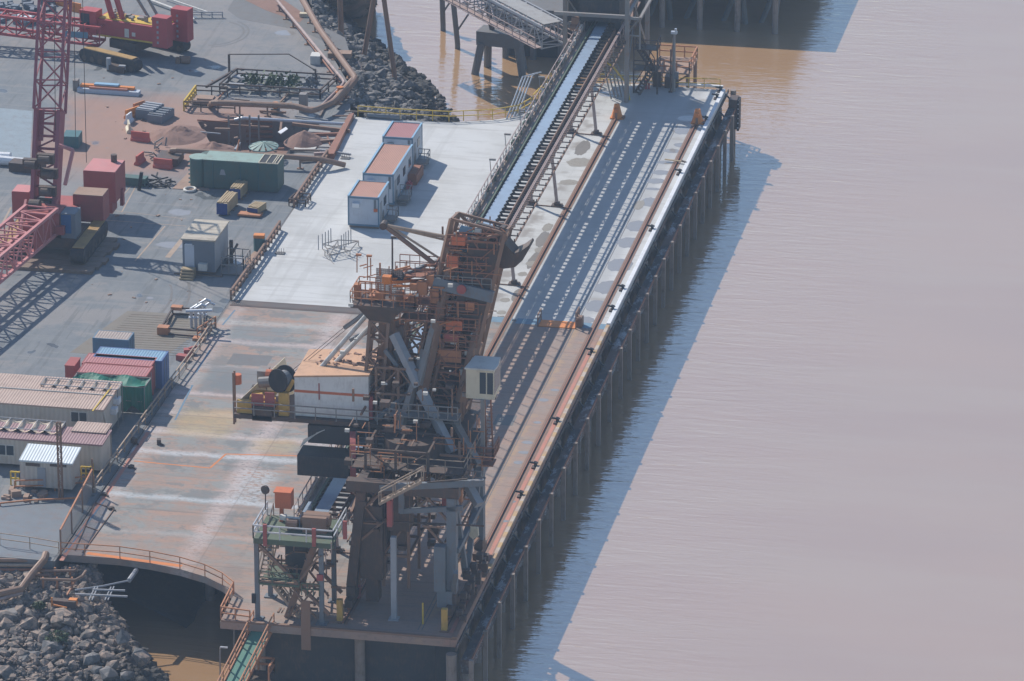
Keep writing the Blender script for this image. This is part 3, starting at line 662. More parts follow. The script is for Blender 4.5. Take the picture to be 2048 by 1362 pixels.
# ================================================================== SECOND GALLERY
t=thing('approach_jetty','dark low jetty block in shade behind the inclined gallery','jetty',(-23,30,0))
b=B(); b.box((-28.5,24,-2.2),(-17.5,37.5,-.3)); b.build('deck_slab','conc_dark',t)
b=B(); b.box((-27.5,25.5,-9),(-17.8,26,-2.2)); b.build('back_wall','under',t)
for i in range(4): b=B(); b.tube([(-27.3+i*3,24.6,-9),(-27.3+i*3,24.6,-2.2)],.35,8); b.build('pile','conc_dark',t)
t=thing('inclined_gallery','lattice sided conveyor bridge with grey roof entering the tower from the top left','conveyor',(-22,9,0))
A=gY(1108,88,1.5); Cc=A+V((-11.7,12.9,.3))*1.7
b=B(); b.truss(A+V((0,0,.9)),Cc+V((0,0,.9)),2.8,2.3,1.5,.09,.05); b.build('truss','side_grey',t)
d=(Cc-A).normalized(); sd=V((-d.y,d.x,0)).normalized()
b=B(); b.bar(A+V((0,0,2.25))+sd*.2,Cc+V((0,0,2.25))+sd*.2,2.0,.08); b.build('roof','conc',t)
b=B(); b.bar(A+sd*1.4+V((0,0,1.95)),Cc+sd*1.4+V((0,0,1.95)),.14); b.bar(A-sd*1.4+V((0,0,1.95)),Cc-sd*1.4+V((0,0,1.95)),.14); b.build('top_chord','silver',t)
for s_,n_ in ((1.9,'pink_steel'),(-1.9,'pink_steel')):
    b=B(); b.bar(A+sd*s_+V((0,0,-.1)),Cc+sd*s_+V((0,0,-.1)),.8,.06); b.rail([A+sd*(s_*1.18),Cc+sd*(s_*1.18)],1,1.5,.04); b.build('walkway',n_,t)
b=B(); b.tube([A+sd*-1.6+V((0,0,-.35)),Cc+sd*-1.6+V((0,0,-.35))],.1,6); b.tube([A+sd*-1.9+V((0,0,-.35)),Cc+sd*-1.9+V((0,0,-.35))],.07,6); b.build('pipe','rust',t)
# dolphin with raker piles
t=thing('trestle_dolphin','dark concrete dolphin on four splayed piles under the inclined gallery','dolphin',g(985,110,-5.5))
c0=g(1003,75,-2.2)
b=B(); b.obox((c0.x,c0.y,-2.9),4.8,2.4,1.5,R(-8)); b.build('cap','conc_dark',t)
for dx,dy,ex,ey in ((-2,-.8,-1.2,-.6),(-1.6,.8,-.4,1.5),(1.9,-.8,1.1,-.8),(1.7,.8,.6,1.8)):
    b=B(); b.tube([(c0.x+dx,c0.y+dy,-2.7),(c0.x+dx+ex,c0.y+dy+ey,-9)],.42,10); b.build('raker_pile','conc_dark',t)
b=B(); b.bar((c0.x-1,c0.y,-1.4),(c0.x-2.6,c0.y+1.0,5.9),.4); b.bar((c0.x+1,c0.y,-1.4),(c0.x-1.2,c0.y+.2,4.9),.4); b.bar((c0.x-1,c0.y,1.0),(c0.x+.6,c0.y,3.4),.14); b.build('trestle_legs','steel_dark',t)
for i,(x0,y0,x1,y1) in enumerate(((886,52,884,-10),(915,88,905,-12))):
    f=g(x0,y0,-5.5); h=gY(x1,y1,f.y); b=B(); b.tube([(f.x,f.y,-9),f,h],.3,8); b.bar(f+V((0,0,1.5)),f+V((1.2,0,3.4)),.2); tag(b.build('trestle_pile','conc_dark'),['tall dark pile standing in the basin, leftmost at the top','tall dark pile standing in the basin beside the leftmost one'][i],'pile')
for i,(x0,y0,x1,y1) in enumerate(((728,112,747,0),(789,148,768,0),(682,50,680,0))):
    f=g(x0,y0,-2.5 if i<2 else -.5); h=gY(x1,y1,f.y); h=f+(h-f)*1.3
    b=B(); b.tube([f-V((0,0,3)),f,h],.26 if i<2 else .3,8); tag(b.build('raking_column','steel_brown'),['slanting brown trestle leg standing on the rocks, middle of three','slanting brown trestle leg nearest the deck, feet in the rocks','stout vertical trestle leg on the rocks at the top'][i],'trestle leg')
# ================================================================== BANKS AND ROCKS
def bank(name,inner,outer,zi,zo,n=14):
    b=B(); m=len(inner)
    def at(L,t):
        t*=len(L)-1; i=min(int(t),len(L)-2); return L[i].lerp(L[i+1],t-i)
    rows=28
    for i in range(rows+1):
        a=at(inner,i/rows); c=at(outer,i/rows)
        for j in range(n+1):
            p=a.lerp(c,j/n); z=zi+(zo-zi)*(j/n)**1.0
            b.v.append((p.x,p.y,z+(noise.noise(V((p.x*.6,p.y*.6,3)))*.5 if 0<j<n else 0)))
    for i in range(rows):
        for j in range(n): a=i*(n+1)+j; b.f.append((a,a+1,a+n+2,a+n+1))
    struct(b.build(name,'bank')); return at
ico=None
def rock(b,p,s,seed):
    random.seed(seed)
    import bmesh as bmm
    global ico
    if ico is None:
        bm=bmm.new(); bmm.ops.create_icosphere(bm,subdivisions=1,radius=1); ico=([v.co.copy() for v in bm.verts],[[v.index for v in f.verts] for f in bm.faces]); bm.free()
    sc=V((random.uniform(.6,1.35),random.uniform(.6,1.2),random.uniform(.45,.85)))*s
    m=Matrix.Rotation(random.uniform(0,6.3),3,'Z')@Matrix.Rotation(random.uniform(-.6,.6),3,'X')
    b.add([V(p)+m@V((v.x*sc.x*random.uniform(.6,1.3),v.y*sc.y*random.uniform(.6,1.3),v.z*sc.z*random.uniform(.6,1.3))) for v in ico[0]],ico[1])
# far bank
inn=[g(x,y,-.15) for x,y in ((745,236),(695,205),(704,165),(668,112),(640,62),(625,20),(630,-40))]
outr=[g(x,y,-5.9) for x,y in ((912,262),(908,240),(868,180),(800,122),(742,82),(698,50),(700,-10))]
at=bank('rocky_bank',inn,outr,-.15,-6.2)
def scatter(name,label,inn,outr,zi,zo,n,smin,smax,mat,seed,clip=None):
    b=B(); rnd=random.Random(seed)
    def at(L,t):
        t*=len(L)-1; i=min(int(t),len(L)-2); return L[i].lerp(L[i+1],t-i)
    for i in range(n):
        u,v=rnd.random(),rnd.random()
        p=at(inn,u).lerp(at(outr,u),v); z=zi+(zo-zi)*v
        if clip and not clip(p): continue
        s=(smin+(smax-smin)*rnd.random()**1.8)*(1 if rnd.random()<.9 else 1.6)
        rock(b,(p.x,p.y,z+s*.15),s,seed*7919+i)
    o=b.build(name,mat); tag(o,label,'rocks',kind='stuff')
scatter('riprap','heaped grey rock armour sloping from the yard down to the far basin',inn,outr,-.1,-5.6,1700,.16,.62,'rock',1)
# rocks at very top behind
inn2=[g(x,y,-.3) for x,y in ((600,-20),(640,-10),(690,-12),(745,-14))]; outr2=[g(x,y,-5.8) for x,y in ((640,45),(690,36),(725,30),(752,16))]
bank('top_bank',inn2,outr2,-.3,-6.2)
scatter('riprap','grey rock armour round the small inlet at the top of the view',inn2,outr2,-.2,-5.5,420,.2,.6,'rock',2)
# near-left bank
inn3=[g(x,y,-1.0) for x,y in ((-60,1140),(0,1142),(60,1144),(130,1140),(190,1130))]
outr3=[g(x,y,-5.9) for x,y in ((-60,1600),(150,1560),(340,1470),(335,1370),(215,1255))]
bank('near_bank',inn3,outr3,-1.0,-6.3)
scatter('riprap','tumbled rock rubble sloping down to the water at the bottom left',inn3,outr3,-1.0,-5.6,5200,.1,.46,'rock_warm',3)
rnd=random.Random(5); n=0
while n<34:
    x=rnd.uniform(-5,300); y=rnd.uniform(1215,1362)
    if y<1200+ (x-100)*.55: continue
    # height of bank about linear in image y
    tt=(y-1150)/280; z=-1.0-4.0*min(1,max(0,tt)); p=g(x,y,z); b=B(); s=rnd.uniform(.55,.95)
    rock(b,(0,0,0),s,900+n); o=b.build('boulder','rock_warm' if n%3 else 'rock'); o.location=(p.x,p.y,z+.3)
    tag(o,'large loose boulder among the rubble of the bottom left bank','boulder','boulders on the bottom left bank'); n+=1
# shrubs on near bank
def shrub(x,y,z,s,label):
    p=g(x,y,z); t=thing('shrub',label,'shrub',p); b=B(); rnd=random.Random(int(x))
    for i in range(420):
        a=rnd.uniform(0,6.28); rr=s*rnd.random()**.5; h=rnd.uniform(0,.8)*s*(1-rr/s*.6); c=p+V((rr*math.cos(a),rr*math.sin(a),h)); e=.09
        d1=V((rnd.uniform(-1,1),rnd.uniform(-1,1),rnd.uniform(-.4,.8)))*e*1.6; d2=V((rnd.uniform(-1,1),rnd.uniform(-1,1),rnd.uniform(-.4,.8)))*e*1.2
        b.quad(c-d1,c-d2,c+d1,c+d2)
    b.build('leaves','foliage',t)
    b=B()
    for i in range(7): a=i*.9; b.bar(p,p+V((.6*s*math.cos(a),.6*s*math.sin(a),.5*s)),.03)
    b.build('stems','wood_mat',t)
shrub(112,1278,-2.6,1.0,'low green shrub growing among the bottom left rocks')
shrub(78,1212,-1.6,.5,'small green weed tuft above the larger shrub on the bottom left rocks')
# ================================================================== CABINS on white deck
def cabin(x0,x1,y0,y1,zb,h,roof,label,wins=2,ac='white'):
    t=thing('site_cabin',label,'cabin',((x0+x1)/2,(y0+y1)/2,0),'site cabins on the white deck')
    b=B(); b.box((x0+.04,y0+.04,zb),(x1-.04,y1-.04,zb+h-.1)); b.build('wall','panel_grey',t)
    b=B(); b.box((x0+.1,y0+.08,zb+h-.1),(x1-.1,y1-.08,zb+h)); b.build('roof',roof,t)
    b=B()
    for X in (x0,x1-.12):
        for Y in (y0,y1-.12): b.box((X,Y,zb-.1),(X+.12,Y+.12,zb+h))
    for Y in (y0,y1-.1): b.box((x0+.12,Y,zb+h-.16),(x1-.12,Y+.1,zb+h+.05)); b.box((x0+.12,Y,zb-.1),(x1-.12,Y+.1,zb+.06))
    for X in (x0,x1-.1): b.box((X,y0+.12,zb-.1),(X+.1,y1-.12,zb+.06))
    b.build('frame','trim_blue',t)
    b=B()
    for X in (x0-.02,x1-.16): b.box((X,y0,zb+h+.05),(X+.18,y1,zb+h+.11))
    b.build('roof_gutter','light_blue',t)
    b=B(); b.box((x0+.5,y0-.32,zb+h-.95),(x0+1.15,y0+.04,zb+h-.55)); b.build('air_conditioner','white' if ac=='white' else 'steel_dark',t)
    for i in range(wins):
        Y=y0+(y1-y0)*(i+.7)/(wins+.4); b=B(); b.box((x1-.05,Y,zb+1.2),(x1,Y+1.0,zb+2.0)); b.build('window','glass',t)
    Y=y0+.6; b=B(); b.box((x1-.05,Y,zb+.05),(x1+.01,Y+.8,zb+2.05)); b.build('door','side_grey',t)
    b=B(); b.box((x1-.5,y0-.02,zb+h-1.4),(x1-.28,y0+.04,zb+h-.2)); each(b,'conduit','blue_grey',t)
    b=B(); b.box((x0+.1,y0+.15,.0),(x1-.1,y0+.35,zb-.1)); b.box((x0+.1,y1-.35,0),(x1-.1,y1-.15,zb-.1)); each(b,'skid','wood_mat',t)
    return t
c1=cabin(-28.6,-25.6,-46.75,-42.2,.35,2.75,'roof_orange','nearest small site cabin with a ribbed orange roof',1)
c2=cabin(-28.55,-25.55,-40.4,-31.5,.35,2.85,'roof_orange','long middle site cabin with a faded orange roof',3)
c3=cabin(-28.95,-25.95,-29.6,-25.0,.35,2.85,'roof_red','farthest site cabin with a dull red roof',1,'dark')
b=B(); p=g(749,413,0); b.box((-26.1,-46.83,1.75),(-25.75,-46.76,2.05)); b.build('sign','orange_box',c1)
def landing(x,y,label):
    t=thing('access_steps',label,'steps',(x,y,0),'steps beside the cabins')
    b=B(); b.box((x,y-.7,.35),(x+1.1,y+.7,.42)); b.box((x+.1,y-.6,0),(x+.2,y-.5,.35)); b.box((x+.9,y+.5,0),(x+1,y+.6,.35)); b.build('landing','steel_grey',t)
    b=B()
    for i in range(2): b.box((x+.1,y-1.0-.25*i,.22-.14*i),(x+1.0,y-.76-.25*i,.26-.14*i))
    b.build('tread','steel_grey',t)
    b=B(); b.rail([(x+1.1,y-.7,.42),(x+1.1,y+.7,.42),(x,y+.7,.42)],1,.7,.03); b.rail([(x,y-1.3,0),(x,y-.7,.42)],1,.7,.03); b.build('railing','steel_grey',t)
landing(-25.5,-44.4,'grey metal steps at the door of the nearest cabin'); landing(-25.45,-38.6,'grey metal steps at the door of the middle cabin'); landing(-25.85,-28.0,'grey metal steps beside the farthest cabin')
b=B(); b.box((-25.6,-33.9,0),(-24.7,-30.6,1.0)); b.box((-25.5,-33.8,1.0),(-24.8,-31,1.12)); tag(b.build('material_bin','rust'),'brown rusty bin standing between the middle and far cabins','bin')
b=B(); b.box((-25.5,-35.2,0),(-25.0,-34.4,.55)); b.tube([(-25.25,-35.1,.6),(-25.25,-34.5,.6)],.12,8); tag(b.build('fuel_can','crane_red'),'small red box on the ground beside the middle cabin','box')
b=B(); a=g(735,235); b.tube([(a.x,a.y,.25),(a.x+3.3,a.y-.2,.25)],.22,10); b.box((a.x-.1,a.y-.35,0),(a.x+3.4,a.y+.3,.06)); tag(b.build('blue_pipe','blue_grey'),'blue grey pipe length lying at the far edge of the white deck','pipe')
# rebar racks, spikes
t=thing('tube_rack','spidery galvanised tube rack with upright rods on the white deck','rack',g(680,505))
b=B(); pts=[(645,498),(676,490),(717,492),(700,512),(660,520),(655,508)]
W=[g(*p) for p in pts]
for a,c in ((0,1),(1,2),(2,3),(3,4),(4,5),(5,0),(0,3),(1,4),(5,2)): b.bar(W[a]+V((0,0,.5)),W[c]+V((0,0,.5)),.07)
for p in W+[g(668,500),(g(690,503)),g(650,512)]: b.bar(p,p+V((0,0,.5)),.06); b.bar(p,p+V((.6,-1,0)),.05)
b.build('base_frame','steel_grey',t)
for (x,y) in ((637,500),(645,497),(651,493),(657,490),(662,486),(688,497),(692,493),(697,490),(702,487),(683,500)):
    p=g(x,y,.5); b=B(); b.bar(p,p+V((0,0,1.45)),.07); b.build('upright_rod','side_grey',t)
for i,(x,y) in enumerate(((560,507),(691,317))):
    p=g(x,y); t=thing('starter_bars',['cluster of short steel bars sticking out of the deck nearer the shed','cluster of short steel bars sticking out of the deck left of the middle cabin'][i],'steel bars',p)
    b=B(); b.box((p.x-.45,p.y-.3,0),(p.x+.45,p.y+.3,.08)); b.build('base','conc_dark',t)
    for k in range(4): b=B(); b.bar((p.x-.35+k*.23,p.y+.1,0),(p.x-.35+k*.23,p.y+.1,.5),.04); b.build('bar','steel_grey',t)
# light mast on deck by machine
p=g(786,560); t=thing('thin_mast','thin dark mast standing on the white deck behind the shiploader','mast',p)
b=B(); b.bar(p,p+V((0,0,4.2)),.08); b.build('pole','steel_dark',t); b=B(); b.box(p+V((-.15,-.15,4.2)),p+V((.15,.15,4.35))); b.build('tip','silver',t)
# ================================================================== SHIPLOADER (portal, slewing deck, boom)
m=thing('shiploader','tall rusty travelling shiploader straddling the crane rails, with machinery house, masts and raised boom','shiploader',(-5.3,-127,0))
m['label']='tall rusty shiploader with white machinery house and raised boom standing on both crane rails'
XL,XR,YN,YF=-9.35,-1.3,-132.5,-121.5
for X in (XL,XR):
    for Y in (YN,YF):
        b=B(); b.box((X-.3,Y-1.5,.5),(X+.3,Y+1.5,1.1)); b.box((X-.35,Y-.6,1.1),(X+.35,Y+.6,1.9)); o=b.build('bogie','steel_dark',m)
        for k in (-1.1,-.4,.4,1.1): b=B(); b.tube([(X-.1,Y+k,.5),(X+.1,Y+k,.5)],.3,12); b.build('wheel','rust',o)
for X,Y,mt in ((XL,YN,'steel_dark'),(XL,YF,'steel_brown'),(XR,YN,'blue_grey'),(XR,YF,'blue_grey')):
    b=B(); xo=X+(.9 if X<-5 else -.9); b.bar((X,Y,1.9),(xo if X<-5 else X,Y,10),.75,.9); b.build('portal_leg',mt,m)
b=B(); b.bar((XR+.2,-128,1.2),(XR+.2,YF,9.8),.45); b.bar((XR+.2,-128,1.2),(XR+.2,YN,9.8),.45); b.bar((XR+.35,YN,5.4),(XR+.35,YF,5.4),.4); b.bar((XL,YN,5.4),(XL,YF,5.4),.4); b.bar((XL,-128,1.2),(XL,YF,9.8),.4)
b.bar((XR-.1,YN+.3,1.4),(XR+.7,YN-2.2,4.6),.35); each(b,'side_bracing','blue_grey',m)
b=B(); 
for Y in (YN,YF): b.bar((XL-.3,Y,10.4),(XR+.6,Y,10.4),.9,.9)
for X in (XL+.8,XR): b.bar((X,YN,10.4),(X,YF,10.4),.7,.8)
b.bar((XL,YF,5.2),(XR,YF,9.2),.35); b.bar((XL,YF,9.2),(XR,YF,5.2),.35); b.build('portal_beam','steel_dark',m)  # dark colour stands in for shade from the decks above
b=B(); b.box((XL-.4,YN+2.2,10.86),(XR+.5,YF+1,10.95)); b.build('portal_deck','steel_dark',m)
b=B(); b.rail([(XL-.4,YN+2.2,10.95),(XR+.5,YN+2.2,10.95),(XR+.5,YF+1,10.95)],1.1,1.5,.03); b.build('portal_railing','tan_steel',m)
b=B(); b.cyl((-5.6,-126,10.95),2.4,1.3,24); b.build('slew_ring','steel_dark',m)
# slewing deck
b=B(); b.box((-20.6,-124.6,12.0),(-1.5,-124.2,12.35)); b.box((-20.6,-118.4,11.9),(-1.5,-118,12.35)); b.box((-20.6,-124.2,12.15),(-1.5,-118.4,12.3)); 
for i in range(10): X=-20.3+i*2.05; b.box((X,-124.2,11.8),(X+.2,-118.4,12.15))
b.build('slewing_deck','steel_dark',m)
b=B(); b.rail([(-20.6,-124.7,12.35),(-2.2,-124.7,12.35)],1.1,1.6,.04); b.build('deck_railing','steel_grey',m)
# machinery house
hx0,hx1,hy0,hy1,hz0=-15.75,-9.75,-124.0,-118.6,12.35
b=B(); 
b.add([(hx0,hy0,hz0),(hx1,hy0,hz0),(hx1,hy1,hz0),(hx0,hy1,hz0),(hx0,hy0,hz0+3.25),(hx1,hy0,hz0+3.75),(hx1,hy1,hz0+3.9),(hx0,hy1,hz0+3.4)],[(3,2,1,0),(4,5,6,7),(0,1,5,4),(1,2,6,5),(2,3,7,6),(3,0,4,7)])
ho_=b.build('machinery_house','house_white',m)
b=B(); b.add([(hx0-.05,hy0-.05,hz0+3.27),(hx1+.08,hy0-.05,hz0+3.78),(hx1+.08,hy1+.05,hz0+3.95),(hx0-.05,hy1+.05,hz0+3.44),(hx0-.05,hy0-.05,hz0+3.4),(hx1+.08,hy0-.05,hz0+3.91),(hx1+.08,hy1+.05,hz0+4.07),(hx0-.05,hy1+.05,hz0+3.57)],[(3,2,1,0),(4,5,6,7),(0,1,5,4),(1,2,6,5),(2,3,7,6),(3,0,4,7)]); b.build('roof','roof_rust',ho_) if 'roof_rust' in M else b.build('roof','roof_dust',ho_)
b=B(); b.box((hx0,hy0-.012,hz0+2.0),(hx1+.012,hy0,hz0+2.22)); b.box((hx1,hy0,hz0+2.0),(hx1+.012,hy1,hz0+2.22)); b.build('stripe','orange_box',ho_)
b=B(); b.box((hx0+1.95,hy0-.03,hz0+1.5),(hx0+2.05,hy0,hz0+2.9)); b.box((hx1,hy0+.1,hz0+.05),(hx1+.3,hy0+1.2,hz0+2)); b.build('door_strip','crane_house',ho_)
b=B(); random.seed(5)
for k in range(70):
    X=random.uniform(hx0+1.2,hx1-.2); Y=random.uniform(hy0+1.8,hy1-.2); e=random.uniform(.05,.16); z_=hz0+3.42+(X-hx0)/(hx1-hx0)*.5+.1; b.obox((X,Y,z_),e*2.4,e,e*.5,random.uniform(0,3))
o=b.build('roof_debris','soil',ho_); o['kind']='stuff'
# winch frame left of house
b=B(); b.add([(-20.5,-124.2,12.35),(-20.5,-124.0,12.35),(-16.9,-119.5,12.35),(-16.9,-119.3,12.35),(-20.3,-124.2,13.3),(-20.3,-124.0,13.3),(-17.6,-119.5,15.4),(-17.6,-119.3,15.4)],[(0,2,6,4),(1,3,7,5),(4,6,7,5),(0,4,5,1),(2,3,7,6)]); b.build('side_plate','cream',m)
b=B(); b.box((-20.4,-124.3,12.35),(-17.9,-123.9,13.4)); b.box((-19.5,-123.9,13.2),(-16.6,-122.2,13.6)); b.box((-17.0,-124.3,12.35),(-16.2,-123.9,14.3)); b.bar((-17.4,-123.8,12.4),(-15.9,-123.6,15.2),.3); each(b,'winch_frame','ochre',m)
b=B(); b.box((-19.2,-124.35,12.9),(-18.2,-124.31,14.1)); b.box((-18.1,-124.4,13.1),(-17.3,-124.31,14.3)); b.build('red_panel','crane_house',m)
b=B(); b.box((-19.1,-124.6,11.9),(-17.5,-124.42,13.1)); b.build('dark_panel','steel_dark',m)
b=B(); b.box((-17.3,-124.0,13.4),(-16.4,-123.2,13.9)); b.box((-19.4,-121.5,13.3),(-18.6,-120.2,14.9)); b.tube([(-19,-122.4,14.3),(-17.6,-122.4,14.5)],.45,12); each(b,'motor','steel_grey',m)
b=B(); b.tube([(-18.6,-121.6,14.6),(-18.2,-121.6,14.6)],.55,12); b.tube([(-20.6,-123.2,14.4),(-20.6,-123.2,15.2)],.35,8); each(b,'gearbox','orange_box',m)
c_=gY(573,757,-123.0); ax_=V((-.45,-.88,.12)).normalized(); b=B(); b.tube([c_,c_+ax_*.15],1.12,28); b.tube([c_+ax_*1.0,c_+ax_*1.1],.95,28); b.build('winch_drum','black',m)
b=B(); b.tube([c_+ax_*.15,c_+ax_*1.0],[.75,.5],18); b.build('drum_hub','blue_grey',m)
b=B()
for k in range(2): b.bar((-20.75,-123.9+k*.4,11.2),(-20.75,-123.9+k*.4,15.6),.14)
each(b,'end_ladder','steel_brown',m)
# counterweight / hanging bins under the deck
b=B(); b.box((-14.6,-124.5,10.3),(-9.2,-121,11.8)); b.box((-15.2,-125.8,8.0),(-11.0,-123.6,9.7)); b.build('counterweight','under',m)
b=B(); 
for i in range(14): b.bar((-14.9+i*.13,-124.5,10.6+.07*i),(-15.2+i*.1,-124.6,9.9+.1*i),.05)
b.build('counterweight_lugs','off_white',m)
# cable reel seen edge on
b=B(); c_=V((-10.55,-126.3,9.6)); b.tube([c_-V((.22,.05,0)),c_+V((.22,.05,0))],2.5,40); b.build('cable_reel','crane_house',m)
b=B(); b.tube([c_-V((.3,0,0)),c_+V((.9,0,0))],.5,16); b.box((-10.0,-127,8.2),(-8.6,-125,8.5)); b.build('reel_hub','steel_grey',m)
# masts
def mb(pts,w,name,mat,h=None):
    b=B()
    for a,c in pts: b.bar(a,c,w,h)
    return b.build(name,mat,m)
T1=gY(775,612,-121.5); T2=gY(900,535,-118)
mb([(V((-9.0,-121.5,12.3)),T1)],1.1,'mast','steel_brown',1.2)
mb([(gY(795,640,-119.5),gY(815,860,-122)),],.85,'mast_brace','steel_grey')
mb([(gY(860,830,-120),T2)],.95,'mast','steel_brown',1.0)
mb([(gY(795,655,-120),gY(835,770,-121)),(gY(835,770,-121),gY(880,860,-122)),(gY(828,760,-121.5),gY(800,905,-123))],.8,'lattice_chord','blue_grey')
mb([(gY(788,668,-122.6),gY(838,772,-124)),(gY(842,780,-124),gY(905,905,-126)),(gY(905,915,-126),gY(958,1010,-128.5))],.62,'main_strut','side_grey')
mb([(gY(905,835,-124),gY(958,930,-127)),(gY(850,700,-122.5),gY(800,860,-125)),(gY(872,640,-122),gY(838,770,-124))],.5,'main_strut','steel_grey')
mb([(gY(1004,470,-119.5),gY(912,838,-123.4)),(gY(915,470,-120),gY(842,800,-124))],.5,'boom_edge_chord','steel_brown',.7)
mb([(gY(700,680,-120),gY(790,640,-120)),(gY(690,655,-119),gY(740,620,-121)),(gY(855,712,-120),gY(920,680,-118)),(gY(855,712,-120),gY(915,735,-118)),(gY(855,712,-120),gY(890,790,-119)),(gY(790,700,-122),gY(835,795,-123)),(gY(780,860,-124.6),gY(845,835,-123.5)),(gY(785,905,-124.6),gY(850,860,-124)),(gY(750,840,-124.6),gY(830,775,-123)),(gY(770,700,-123),gY(830,775,-123))],.3,'diagonal_brace','blue_grey')
mb([(gY(770,650,-121),gY(745,850,-122.5)),(gY(830,790,-123),gY(870,905,-124))],.5,'diagonal_brace','steel_dark')
for (a,c,r_) in ((gY(742,620,-121.6),gY(636,742,-122),.19),(gY(760,632,-121.2),gY(662,735,-121),.19)):
    b=B(); b.tube([a,c],r_,10); b.build('backstay','dirty_white',m)
b=B(); b.bar(gY(720,628,-121),gY(583,742,-121),.04); b.bar(gY(725,632,-121),gY(590,742,-120.8),.04); b.build('stay_rope','steel_dark',m)
# upper orange platform
pz=gY(760,600,-121.5).z
px0,px1=gY(706,600,-122).x,gY(835,600,-122).x
b=B(); b.box((px0,-123,pz-.25),(px1,-119.6,pz)); b.add([(px0+.5,-122.8,pz-.25),(px0+4.2,-122.8,pz-.25),(px0+3.0,-122.5,pz-1.5),(px0+1.5,-122.5,pz-1.5),(px0+.5,-120,pz-.25),(px0+4.2,-120,pz-.25),(px0+3.0,-120.4,pz-1.5),(px0+1.5,-120.4,pz-1.5)],[(0,1,2,3),(5,4,7,6),(1,5,6,2),(4,0,3,7),(3,2,6,7)]); b.build('head_platform','steel_dark',m)
b=B(); b.rail([(px0,-123,pz),(px1,-123,pz),(px1,-119.6,pz),(px0,-119.6,pz),(px0,-123,pz)],1.15,.9,.032); b.rail([(px0+.4,-121.6,pz),(px0+3,-121.6,pz)],1.5,.5,.05); b.build('head_railing','rust_orange',m)
b=B(); b.box((px0+1.8,-121.6,pz+.4),(px0+3.9,-121.5,pz+2.7)) ; b.build('mesh_cage','mesh',m)
b=B(); 
for k,(x,y,wd,hh) in enumerate(((715,585,.5,1.5),(745,596,.5,.5),(760,590,.7,.6),(800,590,.6,.7),(825,600,.6,.9),(845,575,.8,1.1),(862,560,.6,.9),(870,590,.7,1.2),(828,572,.6,.5))):
    p=gY(x,y,-121.3-.2*(k%3)); b.box(p-V((wd/2,.3,hh/2)),p+V((wd/2,.3,hh/2)))
b.build('head_machinery','rust_orange',m)
b=B(); a=gY(775,556,-122.4); c=gY(800,572,-122); b.bar(gY(768,566,-122.6),gY(848,560,-120.5),.2); b.bar(gY(770,560,-122.2),gY(838,551,-120.5),.16); b.bar(gY(787,572,-122.8),gY(835,572,-121.4),.16); b.box(gY(770,562,-122.7)-V((.2,.2,.15)),gY(784,552,-122.3)+V((0,0,.1))); b.build('head_frame','orange',m)
b=B(); b.tube([gY(795,552,-121.6),gY(795,552,-121.2)],.55,14); b.build('head_sheave','black',m)
mb([(gY(790,556,-121.5),gY(885,517,-118.5)),(gY(815,556,-121),gY(890,530,-118)),(gY(800,600,-121),gY(875,610,-119.4))],.22,'head_tie','blue_grey')
for (x0,y0,y1) in ((784,560,475),(735,560,512),(714,545,510)):
    b=B(); b.bar(gY(x0,y0,-122),gY(x0,y1,-122),.07); q_=gY(x0,y1,-122); b.box(q_-V((.08,.1,.05)),q_+V((.35,.1,.1))); b.build('mast_lamp','steel_dark' if x0==784 else 'rust_orange',m)
# orange lattice platform between mast and boom
for (x,y,w_,Y) in ((835,545,3.2,-120.5),(845,600,3.2,-121),(850,632,3.6,-121.8)):
    p=gY(x,y,Y); b=B(); b.box((p.x-w_/2,Y-.9,p.z-.1),(p.x+w_/2,Y+.9,p.z)); b.rail([(p.x-w_/2,Y-.9,p.z),(p.x+w_/2,Y-.9,p.z),(p.x+w_/2,Y+.9,p.z)],1.1,.8,.032); b.rail([(p.x-w_/2,Y+.9,p.z),(p.x+w_/2,Y+.9,p.z)],1.1,.8,.032); b.build('access_platform','rust',m)
# boom, luffed up
BA=gY(868,850,-121.5); BB=gY(962,446,-119)
d=(BB-BA).normalized(); sd=V((1,0,0)); up=sd.cross(d).normalized(); L=(BB-BA).length
bo=B(); bo.truss(BA,BB,4.3,2.6,2.6,.17,.1,up=up); bm_=bo.build('boom','steel_brown',m)
if up.y>0: up=-up
# up points to the camera side / upward
bb_=B(); 
def P(t,s,u): return BA+d*(L*t)+sd*s+up*u
for (t0,t1,s) in ((.0,.98,-1.0),): bb_.quad(P(t0,s-.55,.3),P(t0,s+.55,.3),P(t1,s+.55,.3),P(t1,s-.55,.3)); bb_.bar(P(t0,s,.2),P(t1,s,.2),1.0,.08,up=up)
bb_.build('boom_belt','light_blue',bm_)
b=B(); b.bar(P(.02,.95,.2),P(.99,.95,.2),2.3,.5,up=up); b.bar(P(.55,.9,.9),P(.93,.9,.9),2.4,1.2,up=up); b.bar(P(.0,1.9,.6),P(1.0,1.9,.6),.35,1.2,up=up); b.build('boom_casing','steel_dark',bm_)
b=B()
for k in range(18):
    t_=.03+k*.054; b.bar(P(t_,-1.8,.35),P(t_,-.2,.35),.14,.14,up=up)
each(b,'boom_idlers','black',bm_)
for t_,s_,w_,h_,mt in ((.93,-1.2,1.1,.7,'orange_box'),(.83,-1.3,.9,1.0,'orange_box'),(.52,0,1.3,.8,'orange_box'),(.46,.0,1.2,.6,'crane_house'),(.37,.2,1.9,1.0,'rust_orange'),(.62,.9,.7,.7,'rust_orange')):
    p=P(t_,s_,1.4); b=B(); b.box(p-V((w_/2,.4,h_/2)),p+V((w_/2,.4,h_/2))); b.build('equipment_box',mt,bm_)
